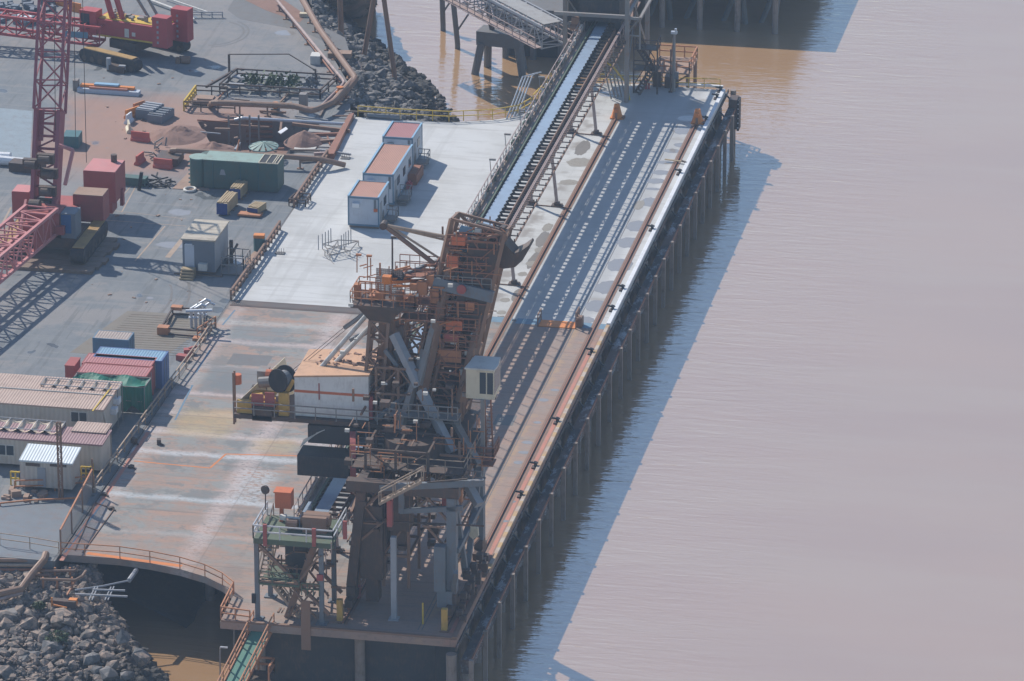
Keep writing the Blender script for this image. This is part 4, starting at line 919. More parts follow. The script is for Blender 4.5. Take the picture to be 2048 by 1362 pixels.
for t_,w_ in ((.70,4.6),(.58,3.4),(.50,4.2),(.42,4.4),(.80,3.0),(.90,4.0)):
    a=P(t_,-w_/2,1.3); c=P(t_,w_/2,1.3); b=B(); b.box(a-V((0,.4,.05)),c+V((0,.4,0))); b.rail([a-V((0,.4,0)),c-V((0,.4,0))],1.0,.8,.03); b.build('boom_landing','rust' if t_!=.7 else 'steel_grey',bm_)
b=B(); b.bar(P(.72,-2.4,1.7),P(.67,2.6,1.9),.9,.5,up=up); b.build('sheave_beam','blue_grey',bm_)
b=B(); b.tube([P(.70,.0,2.1),P(.70,.0,2.25)],.38,14); b.build('red_disc','crane_house',bm_)
b=B()
random.seed(11)
for k in range(46):
    t_=random.uniform(.1,1.0); s_=random.uniform(-2,1.9); p=P(t_,s_,random.uniform(.6,1.7)); q_=p+V((random.uniform(-.9,.9),random.uniform(-.3,.3),random.uniform(-.6,1.1))); b.bar(p,q_,.07)
each(b,'conduit','rust_orange',bm_)
b=B()
for k in range(30):
    t_=random.uniform(.1,1.0); s_=random.uniform(-2,1.9); p=P(t_,s_,1.2); e=random.uniform(.08,.28); b.box(p-V((e,e,e)),p+V((e,e,e*.8)))
each(b,'fitting','off_white',bm_)
b=B()
for k in range(26):
    t_=.02+k*.038; w0=-2.15+.35*((k*7)%3); b.bar(P(t_,w0,1.75),P(t_,2.15-.3*((k*5)%4),1.75),.09,.09,up=up)
for k in range(20):
    t_=.03+k*.048; s_=-1.9+((k*37)%40)/10.5; b.bar(P(t_,s_,1.8),P(t_+.06,s_+(.9 if k%2 else -.9),1.8),.08,.08,up=up)
each(b,'boom_rung','rust',bm_)
b=B(); random.seed(91)
for k in range(60):
    t_=random.uniform(.0,1.0); p=P(t_,random.uniform(-2.2,2.3),random.uniform(1.4,2.3)); dd=random.choice([V((1,0,0)),V((0,0,1)),V((0,1,0)),V((0,0,1))]); b.bar(p,p+dd*random.uniform(.4,1.5),random.choice([.05,.07]))
each(b,'boom_rail','rail_orange',bm_)
# discharge chute at head
b=B(); c_=P(.86,2.0,-.2); pts=[c_+V((-.3,0,1.4)),c_+V((.6,0,1.1)),c_+V((1.3,0,.3)),c_+V((1.9,0,.6)),c_+V((2.5,0,1.1)),c_+V((2.6,0,.9)),c_+V((2.0,0,-.2)),c_+V((1.4,0,-.8)),c_+V((.5,0,-1.0)),c_+V((-.4,0,-.8))]
n=len(pts); b.add([p+V((0,-.9,0)) for p in pts]+[p+V((0,.9,0)) for p in pts],[tuple(range(n)),tuple(range(n,2*n))[::-1]]+[(i,n+i,n+(i+1)%n,(i+1)%n) for i in range(n)]); b.build('discharge_chute','steel_dark',m)
b=B(); b.box(P(.86,1.8,-1.0)-V((.5,.6,.3)),P(.86,1.8,-1)+V((.3,.6,.5))); b.build('chute_collar','silver',m)
# luffing A-frame pointing landward
ap=gY(768,450,-119.5); 
for (x,y,Y,r_) in ((935,482,-119.3,.15),(940,492,-119.3,.09),(895,548,-120,.2),(900,530,-119.8,.1)):
    b=B(); b.tube([ap if r_>.1 else ap+V((.6,0,-.15)),gY(x,y,Y)],r_,8); b.build('a_frame_strut','tan_steel' if r_<.18 else 'steel_brown',m)
b=B(); b.tube([ap-V((0,.4,0)),ap+V((0,.4,0))],.3,10); b.build('a_frame_pin','steel_dark',m)
b=B(); p=gY(905,545,-120); b.box(p-V((.8,.5,.6)),p+V((.6,.5,.7))); b.bar(gY(935,505,-119.5),gY(915,535,-120),.3); b.build('a_frame_foot','steel_grey',m)
# operator cab
cY=-125.0; a=gY(932,796,cY); c=gY(988,742,cY)
t=B(); t.box((a.x,cY,a.z),(c.x,cY+2.6,c.z)); cab_=t.build('operator_cab','cream',m)
b=B(); b.add([(a.x-.1,cY-.1,c.z),(c.x+.05,cY-.1,c.z),(c.x+.15,cY+1,c.z),(c.x,cY+2.7,c.z),(a.x+.2,cY+2.7,c.z),(a.x-.1,cY-.1,c.z+.14),(c.x+.05,cY-.1,c.z+.14),(c.x+.15,cY+1,c.z+.14),(c.x,cY+2.7,c.z+.14),(a.x+.2,cY+2.7,c.z+.14)],[(0,4,3,2,1),(5,6,7,8,9),(0,1,6,5),(1,2,7,6),(2,3,8,7),(3,4,9,8),(4,0,5,9)]); b.build('cab_roof','off_white',cab_)
b=B(); b.box((c.x-1.15,cY-.012,a.z+.45),(c.x-.65,cY,c.z-.2)); b.box((c.x-.55,cY-.012,a.z+.45),(c.x-.08,cY,c.z-.2)); b.box((c.x,cY+.1,a.z+.4),(c.x+.012,cY+2.4,c.z-.2)); b.build('window','glass',cab_)
b=B(); b.bar((c.x-.9,cY-.05,a.z-5.2),(c.x-.9,cY-.05,a.z),.3); b.bar((a.x-.5,cY+1,a.z-.1),(c.x,cY+1,a.z-.1),.3); b.build('cab_support','steel_grey',m)
b=B(); zz=a.z-4.9; X0=c.x-.7
for k in range(2): b.bar((X0+k*.5,cY+.6,zz),(X0+k*.5-.2,cY+.6,a.z+.3),.12)
for k in range(14): b.bar((X0,cY+.6,zz+.3*k+.2),(X0+.5,cY+.6,zz+.3*k+.2),.05)
b.build('cab_ladder','rust',m)
b=B(); b.box((X0-2.3,cY-.5,zz-.1),(X0+.7,cY+2,zz)); b.rail([(X0-2.3,cY-.5,zz),(X0+.7,cY-.5,zz),(X0+.7,cY+2,zz)],1,.7,.05); b.box((X0-.9,cY,zz-.8),(X0+.6,cY+1.5,zz-.7)); b.build('cab_landing','rust',m)
# stairs between levels
b=B(); b.stairs(gY(757,1010,-125),gY(830,930,-123.5),.9,.05); b.stairs(gY(830,1010,-130),gY(900,955,-128),.9,.05); b.stairs(gY(760,1005,-134.3),gY(845,960,-134.3),.8,.05); b.stairs(gY(870,905,-124.8),gY(920,960,-124.8),.8,.05); b.build('stairs','tan_steel',m)
b=B()
for (x,y,w_,Y) in ((755,885,3.2,-125),(765,960,3.6,-126),(740,905,2.4,-125.6),(850,830,5.5,-124.8),(930,960,3.0,-128)):
    p=gY(x,y,Y); b.box((p.x-w_/2,Y-.6,p.z-.1),(p.x+w_/2,Y+.9,p.z)); b.rail([(p.x-w_/2,Y-.6,p.z),(p.x+w_/2,Y-.6,p.z)],1.05,.8,.045)
b.build('service_platform','steel_grey',m)
# electrical boxes
for k,(x,y,w_,h_,Y,mt) in enumerate(((765,932,.5,1.1,-126,'rust_orange'),(793,930,.4,.9,-126,'rust_orange'),(870,920,.4,.9,-124.8,'crane_house'),(899,1000,1.1,1.1,-131,'crane_house'),(920,990,.4,1.0,-131,'rust_orange'),(790,740,.7,1.0,-121,'rust_orange'),(798,762,.6,1.0,-121.4,'orange_box'),(780,710,.8,.8,-120.6,'soil_tan'),(780,1025,.4,2.2,-134,'crane_house'),(715,1180,.4,1.2,-131,'crane_house'),(712,925,.3,1.5,-126,'crane_house'),(735,930,.9,1.3,-125.8,'steel_grey'),(808,725,.4,.4,-120,'off_white'))):
    p=gY(x,y,Y); b=B(); b.box(p-V((w_/2,.3,h_/2)),p+V((w_/2,.3,h_/2))); b.build('control_box',mt,m)
b=B(); random.seed(21)
for k in range(46):
    X=random.uniform(-10.5,-1.5); Y=random.uniform(-133,-121); z=random.choice([random.uniform(2,10),random.uniform(11,16)])
    q_=V((X,Y,z)); dd=random.choice([V((0,0,1)),V((1,0,0)),V((0,1,0))]); b.bar(q_,q_+dd*random.uniform(.6,2.4),random.choice([.07,.1,.16]))
each(b,'secondary_steel','steel_brown',m)
b=B()
for k in range(60):
    X=random.uniform(-10.5,-2.5); Y=random.uniform(-133,-121); z=random.uniform(3,19); e=random.uniform(.1,.4); q_=V((X,Y,z)); b.box(q_-V((e,e,e*.6)),q_+V((e,e,e*.6)))
each(b,'equipment_box','steel_dark',m)
b=B()
for k in range(40):
    X=random.uniform(-11,-2.5); Y=random.uniform(-133,-121); z=random.uniform(3,24); e=random.uniform(.05,.13); q_=V((X,Y,z)); b.box(q_-V((e,e,e)),q_+V((e*2,e,e)))
each(b,'bracket','off_white',m)
b=B(); b.box((-8.7,-132.4,2.4),(-6.9,-130.6,8.6)); b.box((-8.3,-132.2,.4),(-7.3,-131,2.4)); b.build('transfer_chute','steel_dark',m)
b=B(); b.box((-6.6,-131.8,6.4),(-4.9,-130,9.6)); b.box((-6.3,-131.5,4.8),(-5.2,-130.3,6.4)); b.build('transfer_chute','steel_dark',m)
b=B(); b.box((-2.6,-133.4,2.2),(-1.7,-132.6,6.0)); b.box((-2.4,-133.2,.8),(-1.2,-132.6,2.2)); b.build('drive_cabinet','blue_grey',m)
# hanging column and hopper on the gallery side
b=B(); b.box((-9.2,-129,3.6),(-7.2,-126.5,10.2)); b.box((-8.7,-128.5,1.6),(-7.6,-127,3.6)); b.build('transfer_chute','under',m)
b=B(); b.bar((-5.6,-134.3,.1),(-5.6,-134.3,7),.42); b.box((-6,-134.7,0),(-5.2,-133.9,.1)); b.build('guide_post','side_grey',m)
b=B(); p=g(1211,1249); X=-3; b.bar((-3.2,-134.8,0),(-3.2,-134.8,1.8),.12); b.build('yellow_post','yellow',m)
b=B(); pp=gY(948,1065,-128); b.add([pp+V((-.3,0,.6)),pp+V((.3,0,.4)),pp+V((.35,0,-.3)),pp+V((-.1,0,-.6)),pp+V((-.4,0,-.3))]+[pp+V((-.3,.3,.6)),pp+V((.3,.3,.4)),pp+V((.35,.3,-.3)),pp+V((-.1,.3,-.6)),pp+V((-.4,.3,-.3))],[(0,1,2,3,4),(9,8,7,6,5),(0,5,6,1),(1,6,7,2),(2,7,8,3),(3,8,9,4),(4,9,5,0)]); b.build('cream_cover','cream',m)
b=B(); 
for k in range(26):
    X=-.5+random.uniform(-.5,.3); Y=-134+random.uniform(-2,11); z=random.uniform(.3,2.2); b.box((X-.25,Y-.25,z-.25),(X+.25,Y+.25,z+.25))
each(b,'bogie_cover','steel_dark',m)
b=B(); b.bar(gY(760,975,-132.8),gY(968,965,-132.8),.35,.5); b.bar(gY(800,1022,-132.8),gY(925,1016,-132.8),.3,.4); b.bar(gY(803,975,-132.9),gY(803,1025,-132.9),.4); each(b,'blue_beam','blue_grey',m)
b=B(); b.bar(gY(855,965,-132.9),gY(935,958,-132.9),.12); b.bar(gY(700,1040,-132.6),gY(968,1052,-132.6),.12); each(b,'dark_rail','steel_dark',m)
# denser lattice: portal bracing, mast lattices, rust coloured rails
b=B()
for X in (XL,XR):
    for k in range(4): z=2+2*k; b.bar((X,YN,z),(X,YF,z+2) ,.2) if k%2 else b.bar((X,YF,z),(X,YN,z+2),.2); b.bar((X,YN,z+2),(X,YF,z+2),.16)
for Y in (YN,YF):
    for k in range(2): z=5+2.5*k; b.bar((XL,Y,z),(XL+2.6,Y,z+2.5),.18); b.bar((XR,Y,z),(XR-2.2,Y,z+2.5),.18)
for i in range(5): Y=YN+2.6*i; b.bar((XL,Y,10),(XL+2.2,Y,7.2),.14); b.bar((XL,Y,7.2),(XL+2.2,Y,7.2),.14)
each(b,'portal_brace','steel_brown',m)
for (a,c,w_) in ((gY(835,830,-123),gY(898,560,-120),1.5),(gY(800,850,-123),gY(838,640,-121),1.6),(gY(745,850,-123),gY(762,640,-121.8),1.5)):
    b=B(); b.truss(a,c,w_,w_*.9,1.5,.12,.07,up=(0,1,0)); b.build('lattice_column','steel_brown',m)
b=B(); random.seed(77)
for k in range(95):
    x=random.uniform(710,905); y=random.uniform(530,665); 
    if y>600 and x<760: continue
    p=gY(x,y,random.uniform(-122.8,-118.5)); dd=random.choice([V((1,0,0)),V((0,0,1)),V((1,0,.35)),V((.5,.6,0)),V((0,1,0))]); b.bar(p,p+dd*random.uniform(.5,1.9),random.choice([.06,.08,.12]))
each(b,'scaffold_tube','rust_orange',m)
b=B(); random.seed(78)
for k in range(60):
    u=random.random(); x=random.uniform(-75,55)+ (960-92*u*1.0); y=448+400*u; p=gY(x,y,-122+random.uniform(-1.8,.5)+6*(1-u)); dd=random.choice([V((1,0,0)),V((0,0,1)),V((0,1,0)),V((.6,0,.8))]); b.bar(p,p+dd*random.uniform(.6,1.8),random.choice([.06,.09,.14]))
each(b,'light_brace','steel_brown',m)
def grid(xs,ys,zs,w_,name,mat,skip=0):
    b=B()
    for Y in ys:
        for i_,X in enumerate(xs): b.bar((X,Y,zs[0]),(X,Y,zs[-1]),w_)
        for z in zs[1:]: b.bar((xs[0],Y,z),(xs[-1],Y,z),w_*.9)
        for i_ in range(len(xs)-1):
            for k_ in range(len(zs)-1):
                a_,c_=(xs[i_],Y,zs[k_]),(xs[i_+1],Y,zs[k_+1])
                if (i_+k_+skip)%2: a_,c_=(xs[i_+1],Y,zs[k_]),(xs[i_],Y,zs[k_+1])
                if (i_*3+k_+int(Y))%4: b.bar(a_,c_,w_*.6)
    for X in xs:
        for z in zs[1:]: b.bar((X,ys[0],z),(X,ys[-1],z),w_*.9)
    each(b,name,mat,m)
grid([-9.0,-7.0,-5.0],[-131.5,-127.5,-123.5],[1.5,4.2,7.2,10.2],.22,'frame_member','steel_brown')
grid([-9.2,-7.4,-5.6],[-123.6,-120.5],[12.4,14.6,16.8],.2,'frame_member','steel_brown',1)
grid([-8.6,-6.2,-3.6],[-130.5,-126.5],[10.9,12.6],.18,'frame_member','steel_dark',1)
# ================================================================== TAIL TOWER of the gallery
t=thing('tail_tower','green railed steel tower carrying the near end of the conveyor above the corner platform','tower',(-13.5,-134,0))
tz=6.9; tx0,tx1,ty0,ty1=-16.3,-9.95,-136.4,-131.6
b=B(); b.box((tx0,ty0,tz-.1),(tx1,ty1,tz)); b.box((tx0,ty0,tz-.45),(tx1,ty0+.2,tz-.1)); b.build('floor','steel_green',t)
b=B(); b.rail([(tx0,ty1,tz),(tx0,ty0,tz),(tx1,ty0,tz),(tx1,ty1,tz)],1.1,1.9,.05); b.build('railing','silver',t)
for X,Y in ((tx0+.2,ty0+.2),(tx1-1.0,ty0+.2),(tx0+.2,ty1-.2),(tx1-1,ty1-.2)):
    b=B(); b.bar((X,Y,0),(X,Y,tz-.1),.34); b.box((X-.45,Y-.4,0),(X+.45,Y+.4,.1)); b.build('column','blue_grey',t)
b=B(); 
for Y in (ty0+.2,ty1-.2):
    b.bar((tx0+.2,Y,tz-.4),(tx1-.4,Y,.8),.24); b.bar((tx0+.2,Y,3.2),(tx1-1,Y,3.2),.2); b.bar((tx0+3,Y,.5),(tx0+4.8,Y,3.0),.14); b.bar((tx0+3,Y,2.9),(tx0+4.9,Y,.4),.14); b.bar((tx1-1,Y,6),(tx0+3.4,Y,3.2),.16); b.bar((tx0+.2,Y,5.6),(tx0+1.6,Y,tz-.3),.14)
b.bar((tx0+2.4,ty0+1,0),(tx0+4.9,ty0+1,tz),.5); 
b.build('bracing','steel_brown',t)
b=B(); b.box((tx0+.4,ty0,3.0),(tx0+3.6,ty1-.6,3.15)); b.rail([(tx0+.4,ty0,3.15),(tx0+3.6,ty0,3.15)],1,1,.04); b.rail([(tx0+3.8,ty0,2.4),(tx0+5.2,ty0,2.4)],1,.5,.04); b.build('mid_floor','steel_green',t)
b=B(); b.stairs((tx0+.6,ty0+.6,3.15),(tx0+.9,ty1,tz),.8,.05); b.stairs((tx0+3.4,ty0+1.2,.0),(tx0+1.0,ty0+1.2,3.1),.8,.05); b.build('stairs','tan_steel',t)
b=B(); b.box((-15.3,-133.2,8.2),(-14.0,-132.2,9.5)); b.bar((-14.9,-132.7,tz),(-14.9,-132.7,8.2),.25); b.box((-15.4,-133.25,9.5),(-14.0,-132.1,9.58)); b.build('drive_box','orange_box',t)
b=B(); b.box((-12.8,-134.6,tz),(-10.9,-133.2,tz+1.3)); b.tube([(-13,-133.9,tz+.9),(-10.7,-133.9,tz+.9)],.5,14); b.tube([(-14.1,-134.4,tz+.6),(-13.2,-134.4,tz+.6)],.4,12); each(b,'tail_pulley','steel_brown',t)
b=B(); b.tube([(-14.6,-134.0,tz+.9),(-12.9,-134.0,tz+.9)],.12,8); b.box((-14.7,-134.2,tz+.75),(-14.2,-133.8,tz+1.1)); b.build('shaft','off_white',t)
b=B(); b.tube([(-16.1,-133,tz+1.0),(-16.1,-132.9,tz+3.0)],.05,6); b.tube([(-16.15,-133.1,tz+2.7),(-16.05,-132.9,tz+2.7)],.36,12); b.build('signal_disc','steel_dark',t)
b=B(); b.quad((BX0-.1,-130.4,6.86),(BX1+.1,-130.4,6.86),(BX1+.1,-133.9,7.85),(BX0-.1,-133.9,7.85)); b.box((BX0-.5,-134,6.6),(BX0-.25,-130,7.6)); b.build('tail_belt','belt_sky_sheen',t)
for k,(x,y,w_,h_) in enumerate(((640,1155,.5,.5),(628,1075,.3,1.5),(530,1070,.3,1.8),(690,1060,.3,1.5))):
    p=gY(x,y,ty0-.05); b=B(); b.box(p-V((w_/2,.1,h_/2)),p+V((w_/2,.1,h_/2))); b.build('red_bracket','crane_house',t)
b=B(); random.seed(31)
for k in range(70):
    q_=V((random.uniform(tx0+.5,tx1-.5),random.uniform(ty0+.5,ty1),random.uniform(.4,tz-.6))); dd=random.choice([V((0,0,1)),V((1,0,0)),V((0,-1,0))]); b.bar(q_,q_+dd*random.uniform(.5,1.6),random.choice([.07,.1,.15]))
each(b,'secondary_steel','steel_brown',t)
b=B(); b.box((-14.2,-134.6,3.8),(-12.4,-132,6.4)); b.add([(-14,-134.5,3.8),(-12.6,-134.5,3.8),(-13,-134.2,1.8),(-13.6,-134.2,1.8),(-14,-132.4,3.8),(-12.6,-132.4,3.8),(-13,-132.8,1.8),(-13.6,-132.8,1.8)],[(0,1,2,3),(5,4,7,6),(1,5,6,2),(4,0,3,7)]); b.build('chute','under',t)
b=B(); b.box((tx0-.2,ty0-.1,1.4),(tx0+.1,ty0+.1,2.2)); b.build('junction_box','black',t)
b=B(); b.box((-12.35,-137.45,-1.8),(-11.6,-137.38,2.4)); tag(b.build('guide_plate','steel_brown'),'brown vertical plate hanging over the near deck edge under the tower','plate')
# near corner platform is part of the deck; gangway
t=thing('gangway','green floored sloping gangway with orange rails at the bottom of the view','gangway',g(520,1260,-.6))
a=g(528,1250,-.4); c=g(455,1395,-3.2)
dv=(c-a).normalized(); sv=V((-dv.y,dv.x,0)).normalized()
b=B(); b.bar(a,c,1.5,.12); b.build('floor','gang_green',t)
for s_ in (.85,-.85): b=B(); b.rail([a+sv*s_,c+sv*s_],1.15,1.5,.045); b.bar(a+sv*s_,c+sv*s_,.1,.3); b.build('side_rail','rail_orange',t)
q=g(518,1350,-3.2); b=B(); b.box((q.x-1.5,q.y-.8,q.z-.1),(q.x+1.2,q.y+1.0,q.z)); tt=tag(b.build('floor','gang_green',None),'','x'); bpy.data.objects.remove(tt)
t2=thing('landing_stage','small landing with orange rails beside the lower gangway','platform',q)
b=B(); b.box((q.x-1.5,q.y-.9,q.z-.12),(q.x+1.0,q.y+.9,q.z)); b.build('floor','steel_dark',t2)
b=B(); b.rail([(q.x-1.5,q.y-.9,q.z),(q.x-1.5,q.y+.9,q.z),(q.x+1.0,q.y+.9,q.z),(q.x+1.0,q.y-.9,q.z)],1.1,1.2,.07); b.build('railing','rail_orange',t2)
b=B(); b.tube([(q.x-1,q.y,-8),(q.x-1,q.y,q.z-.1)],.15,8); b.tube([(q.x+.8,q.y,-8),(q.x+.8,q.y,q.z-.1)],.15,8); b.build('support_post','steel_brown',t2)
for i,(x,y,yt) in enumerate(((468,1340,1255),(440,1390,1296),(511,1300,1248))):
    p=g(x,y,-5.5); h=gY(x,yt,p.y); b=B(); t=thing('lamp_post',['grey lamp post in the water left of the gangway, the taller one','shorter grey lamp post farthest left of the gangway','slim post beside the top of the gangway'][i],'lamp post',p)
    b.bar(p-V((0,0,2)),h,.1); b.build('pole','steel_grey',t)
    if i<2: b=B(); b.box(h,h+V((.6,.15,.1))); b.build('lamp_head','silver',t)
# ================================================================== YARD
def fx(xl,xr,yb):   # ground span of a front edge from pixels
    a=g(xl,yb); c=g(xr,yb+.065*(xr-xl)); return a.x,c.x,(a.y+c.y)/2
def container(xl,xr,yb,h,dep,roof,wall,name,label,cat='container',group=None,L=None):
    x0,x1,y=fx(xl,xr,yb)
    if L: x0=x1-L
    t=thing(name,label,cat,((x0+x1)/2,y,0),group)
    b=B(); b.box((x0,y,.12),(x1,y+dep,h-.06)); b.build('body',wall,t)
    b=B(); b.box((x0+.06,y+.06,h-.06),(x1-.06,y+dep-.06,h)); b.build('roof_sheet',roof,t)
    b=B()
    for X in (x0,x1-.12):
        for Y in (y-.01,y+dep-.11): b.box((X-.01,Y,.0),(X+.13,Y+.12,h+.02))
    for Y in (y-.015,y+dep-.09): b.box((x0+.13,Y,h-.14),(x1-.13,Y+.1,h+.015)); b.box((x0+.13,Y,.05),(x1-.13,Y+.1,.2))
    for X in (x0-.01,x1-.09): b.box((X,y+.12,h-.14),(X+.1,y+dep-.12,h+.015))
    b.build('frame',wall,t)
    b=B(); 
    for k in range(2): b.bar((x1+.03,y+dep*(.35+.3*k),.3),(x1+.03,y+dep*(.35+.3*k),h-.2),.05)
    each(b,'lock_rods','side_grey',t)
    return t,(x0,x1,y)
container(170,325,768,2.6,2.44,'cont_blue','blue','shipping_container','pale blue roofed container at the back of the row',group='containers in the yard',L=6.1)
container(160,302,782,2.6,2.44,'cont_red','crane_house','shipping_container','dusty red container directly in front of the blue one',group='containers in the yard',L=6.1)
container(150,294,800,2.6,2.44,'cont_red','crane_house','shipping_container','dusty red container beside the green netting, frontmost red one',group='containers in the yard',L=6.1)
container(186,258,712,1.7,2.0,'cont_tan','trim_blue','storage_box','low tan roofed box standing behind the pale blue container','box')
t=thing('netted_frame','pipe frame draped with sagging green netting in front of the red containers','scaffold',g(215,815))
x0,x1,y=fx(142,290,822); y1=y+2.3
b=B()
for X in (x0,(x0+x1)/2,x1):
    for Y in (y,y1): b.bar((X,Y,0),(X,Y,2.7),.07)
for Y in (y,y1): b.bar((x0,Y,2.6),(x1,Y,2.6),.07); b.bar((x0,Y,1.3),(x1,Y,1.3),.05)
for X in (x0,x1): b.bar((X,y,2.6),(X,y1,2.6),.07)
b.build('frame','steel_grey',t)
b=B(); nx,ny=18,8
for i in range(nx+1):
    for k in range(ny+1):
        u,v=i/nx,k/ny; b.v.append((x0+(x1-x0)*u,y+(y1-y)*v,2.62-.35*math.sin(v*math.pi)*abs(math.sin(u*9))+ .15*math.sin(u*14+v*5)))
for i in range(nx):
    for k in range(ny): a=i*(ny+1)+k; b.f.append((a,a+1,a+ny+2,a+ny+1))
o=len(b.v)
for i in range(9):
    u=i/8; b.v.append((x1+.05*math.sin(i*2),y+(y1-y)*u,2.6)); b.v.append((x1+.15*math.sin(i*1.7),y+(y1-y)*u,.3+.2*math.sin(i)))
for i in range(8): a=o+i*2; b.f.append((a,a+2,a+3,a+1))
o=len(b.v)
for i in range(13):
    u=.55+.45*i/12; b.v.append((x0+(x1-x0)*u,y-.05-.08*math.sin(i*2.2),2.6)); b.v.append((x0+(x1-x0)*u,y-.05-.12*math.sin(i*1.7),.6+.3*math.sin(i)))
for i in range(12): a=o+i*2; b.f.append((a,a+2,a+3,a+1))
b.build('netting','net_green',t)
b=B(); x0_,x1_,y_=fx(131,150,775); b.box((x0_,y_,0),(x1_,y_+2,2.0)); b.box((x0_-.03,y_-.03,2.0),(x1_+.03,y_+2.03,2.08)); tag(b.build('skip_box','crane_house'),'maroon steel box left of the red containers','box')
# offices
def office(xl,xr,yeave,h,dep,slope,roof,wall,label,wins=(),name='site_office'):
    a=g(xl,yeave,h); c=g(xr,yeave+.07*(xr-xl),h); y=c.y; x0=g(xl,yeave,h).x; x1=c.x
    t=thing(name,label,'site office',((x0+x1)/2,y,0))
    b=B(); b.box((x0,y+.1,.35),(x1-.15,y+dep-.1,h-.05)); w_=b.build('wall',wall,t)
    b=B(); zb=h+slope
    b.add([(x0,y-.1,h),(x1,y-.1,h),(x1,y+dep,zb),(x0,y+dep,zb),(x0,y-.1,h-.14),(x1,y-.1,h-.14),(x1,y+dep,zb-.14),(x0,y+dep,zb-.14)],[(0,1,2,3),(7,6,5,4),(0,4,5,1),(1,5,6,2),(2,6,7,3),(3,7,4,0)]); b.build('roof',roof,t)
    for (px,py) in wins:
        p=gY(px,py,y+.1); f=B(); f.box((p.x-.75,y+.06,p.z-.5),(p.x+.75,y+.1,p.z+.5)); fo=f.build('window','off_white',t)
        f=B(); f.box((p.x-.66,y+.045,p.z-.42),(p.x-.05,y+.06,p.z+.42)); f.box((p.x+.05,y+.045,p.z-.42),(p.x+.66,y+.06,p.z+.42)); f.build('pane','glass',fo)
    b=B()
    for X in [x0+1+i*3 for i in range(int((x1-x0)/3))]: b.box((X,y+.3,0),(X+.3,y+.6,.35)); b.box((X,y+dep-.6,0),(X+.3,y+dep-.3,.35))
    each(b,'footing','steel_dark',t)
    return t,(x0,x1,y)
tA,(ax0,ax1,ay)=office(-40,208,802,3.2,6.2,.15,'roof_tan','wall_off','large site office with a tan ribbed roof and a strip of yellow tape on it',((158,834),))
b=B(); b.bar(g(185,822,3.22),g(222,775,3.42),.12,.03); b.build('tape','yellow',tA)
b=B(); b.bar((ax1-.05,ay+.0,3.1),(ax1-.05,ay+1.3,.5),.12); b.box((ax0,ay+3,3.2),(ax1,ay+3.06,3.36)); b.build('trim','off_white',tA)
for k,(x,y) in enumerate(((232,795),(226,815))):
    p=gX(x,y,ax1); b=B(); b.box((ax1-.15,p.y-.4,p.z-.5),(ax1+.35,p.y+.4,p.z)); b.build('air_conditioner','white',tA)
tB,(bx0,bx1,by)=office(-40,205,872,2.75,3.1,.1,'roof_mauve','wall_off','site office with a mauve ribbed roof behind the small white roofed shed',((12,900),))
tC,(cx0,cx1,cy)=office(38,146,919,2.75,2.7,.35,'roof_white','wall_off','small shed with a bright white pitched roof and a grey door',())
tC['category']='shed'
b=B(); p=gY(83,962,cy); b.box((p.x-.35,cy+.04,.4),(p.x+.35,cy+.1,2.1)); b.build('door','side_grey',tC)
b=B(); p=gY(65,930,cy); b.box((p.x-.6,cy+.03,p.z-.12),(p.x+.6,cy+.1,p.z+.12)); p=gY(118,932,cy); b.box((p.x-.8,cy+.03,p.z-.1),(p.x+.6,cy+.1,p.z+.12)); each(b,'vent','steel_dark',tC)
# shade awning between offices
p=g(142,862,2.9); q=g(212,866,2.9); t=thing('awning','small tan canopy roof between the two site offices','awning',(p.x,p.y,0))
b=B(); b.box((p.x,p.y,2.85),(q.x,p.y+2.2,2.93)); b.build('canopy','roof_tan',t); b=B()
for X in (p.x+.1,q.x-.1): b.bar((X,p.y+.1,0),(X,p.y+.1,2.85),.09); b.bar((X,p.y+2,0),(X,p.y+2,2.85),.09)
each(b,'post','steel_grey',t)
def sails(xl,xr,yy,z,label,k0,dep=2.2,mat='sail'):
    p=g(xl,yy,z); q=g(xr,yy+.06*(xr-xl),z); y0=p.y; t=thing('shade_sail',label,'shade sail',(p.x,y0,0)); b=B(); n=max(3,int((q.x-p.x)/1.1)); 
    N_=n*6
    for i in range(N_+1):
        u=i/N_; X=p.x+(q.x-p.x)*u
        for k in range(5): v=k/4; b.v.append((X,y0+dep*v,z-.28*abs(math.sin(u*n*math.pi))-.1*math.sin(v*3.1)))
    for i in range(N_):
        for k in range(4): a=i*5+k; b.f.append((a,a+1,a+6,a+5))
    b.build('fabric',mat,t)
    b=B(); b.bar((p.x,y0,z),(q.x,y0,z),.06); b.bar((p.x,y0+dep,z),(q.x,y0+dep,z),.06)
    for i in range(n+1): X=p.x+(q.x-p.x)*i/n; b.bar((X,y0,z),(X,y0+dep,z),.05)
    b.build('frame','side_grey',t); b=B()
    for X in (p.x,q.x): b.bar((X,y0,0),(X,y0,z),.08); b.bar((X,y0+dep,0),(X,y0+dep,z),.08)
    each(b,'post','steel_grey',t)
sails(-20,118,853,3.1,'cream scalloped shade sail over a frame in front of the large office',0)
sails(82,236,768,3.5,'dirty cream shade sail rolled along the back of the large office roof',0,1.5)
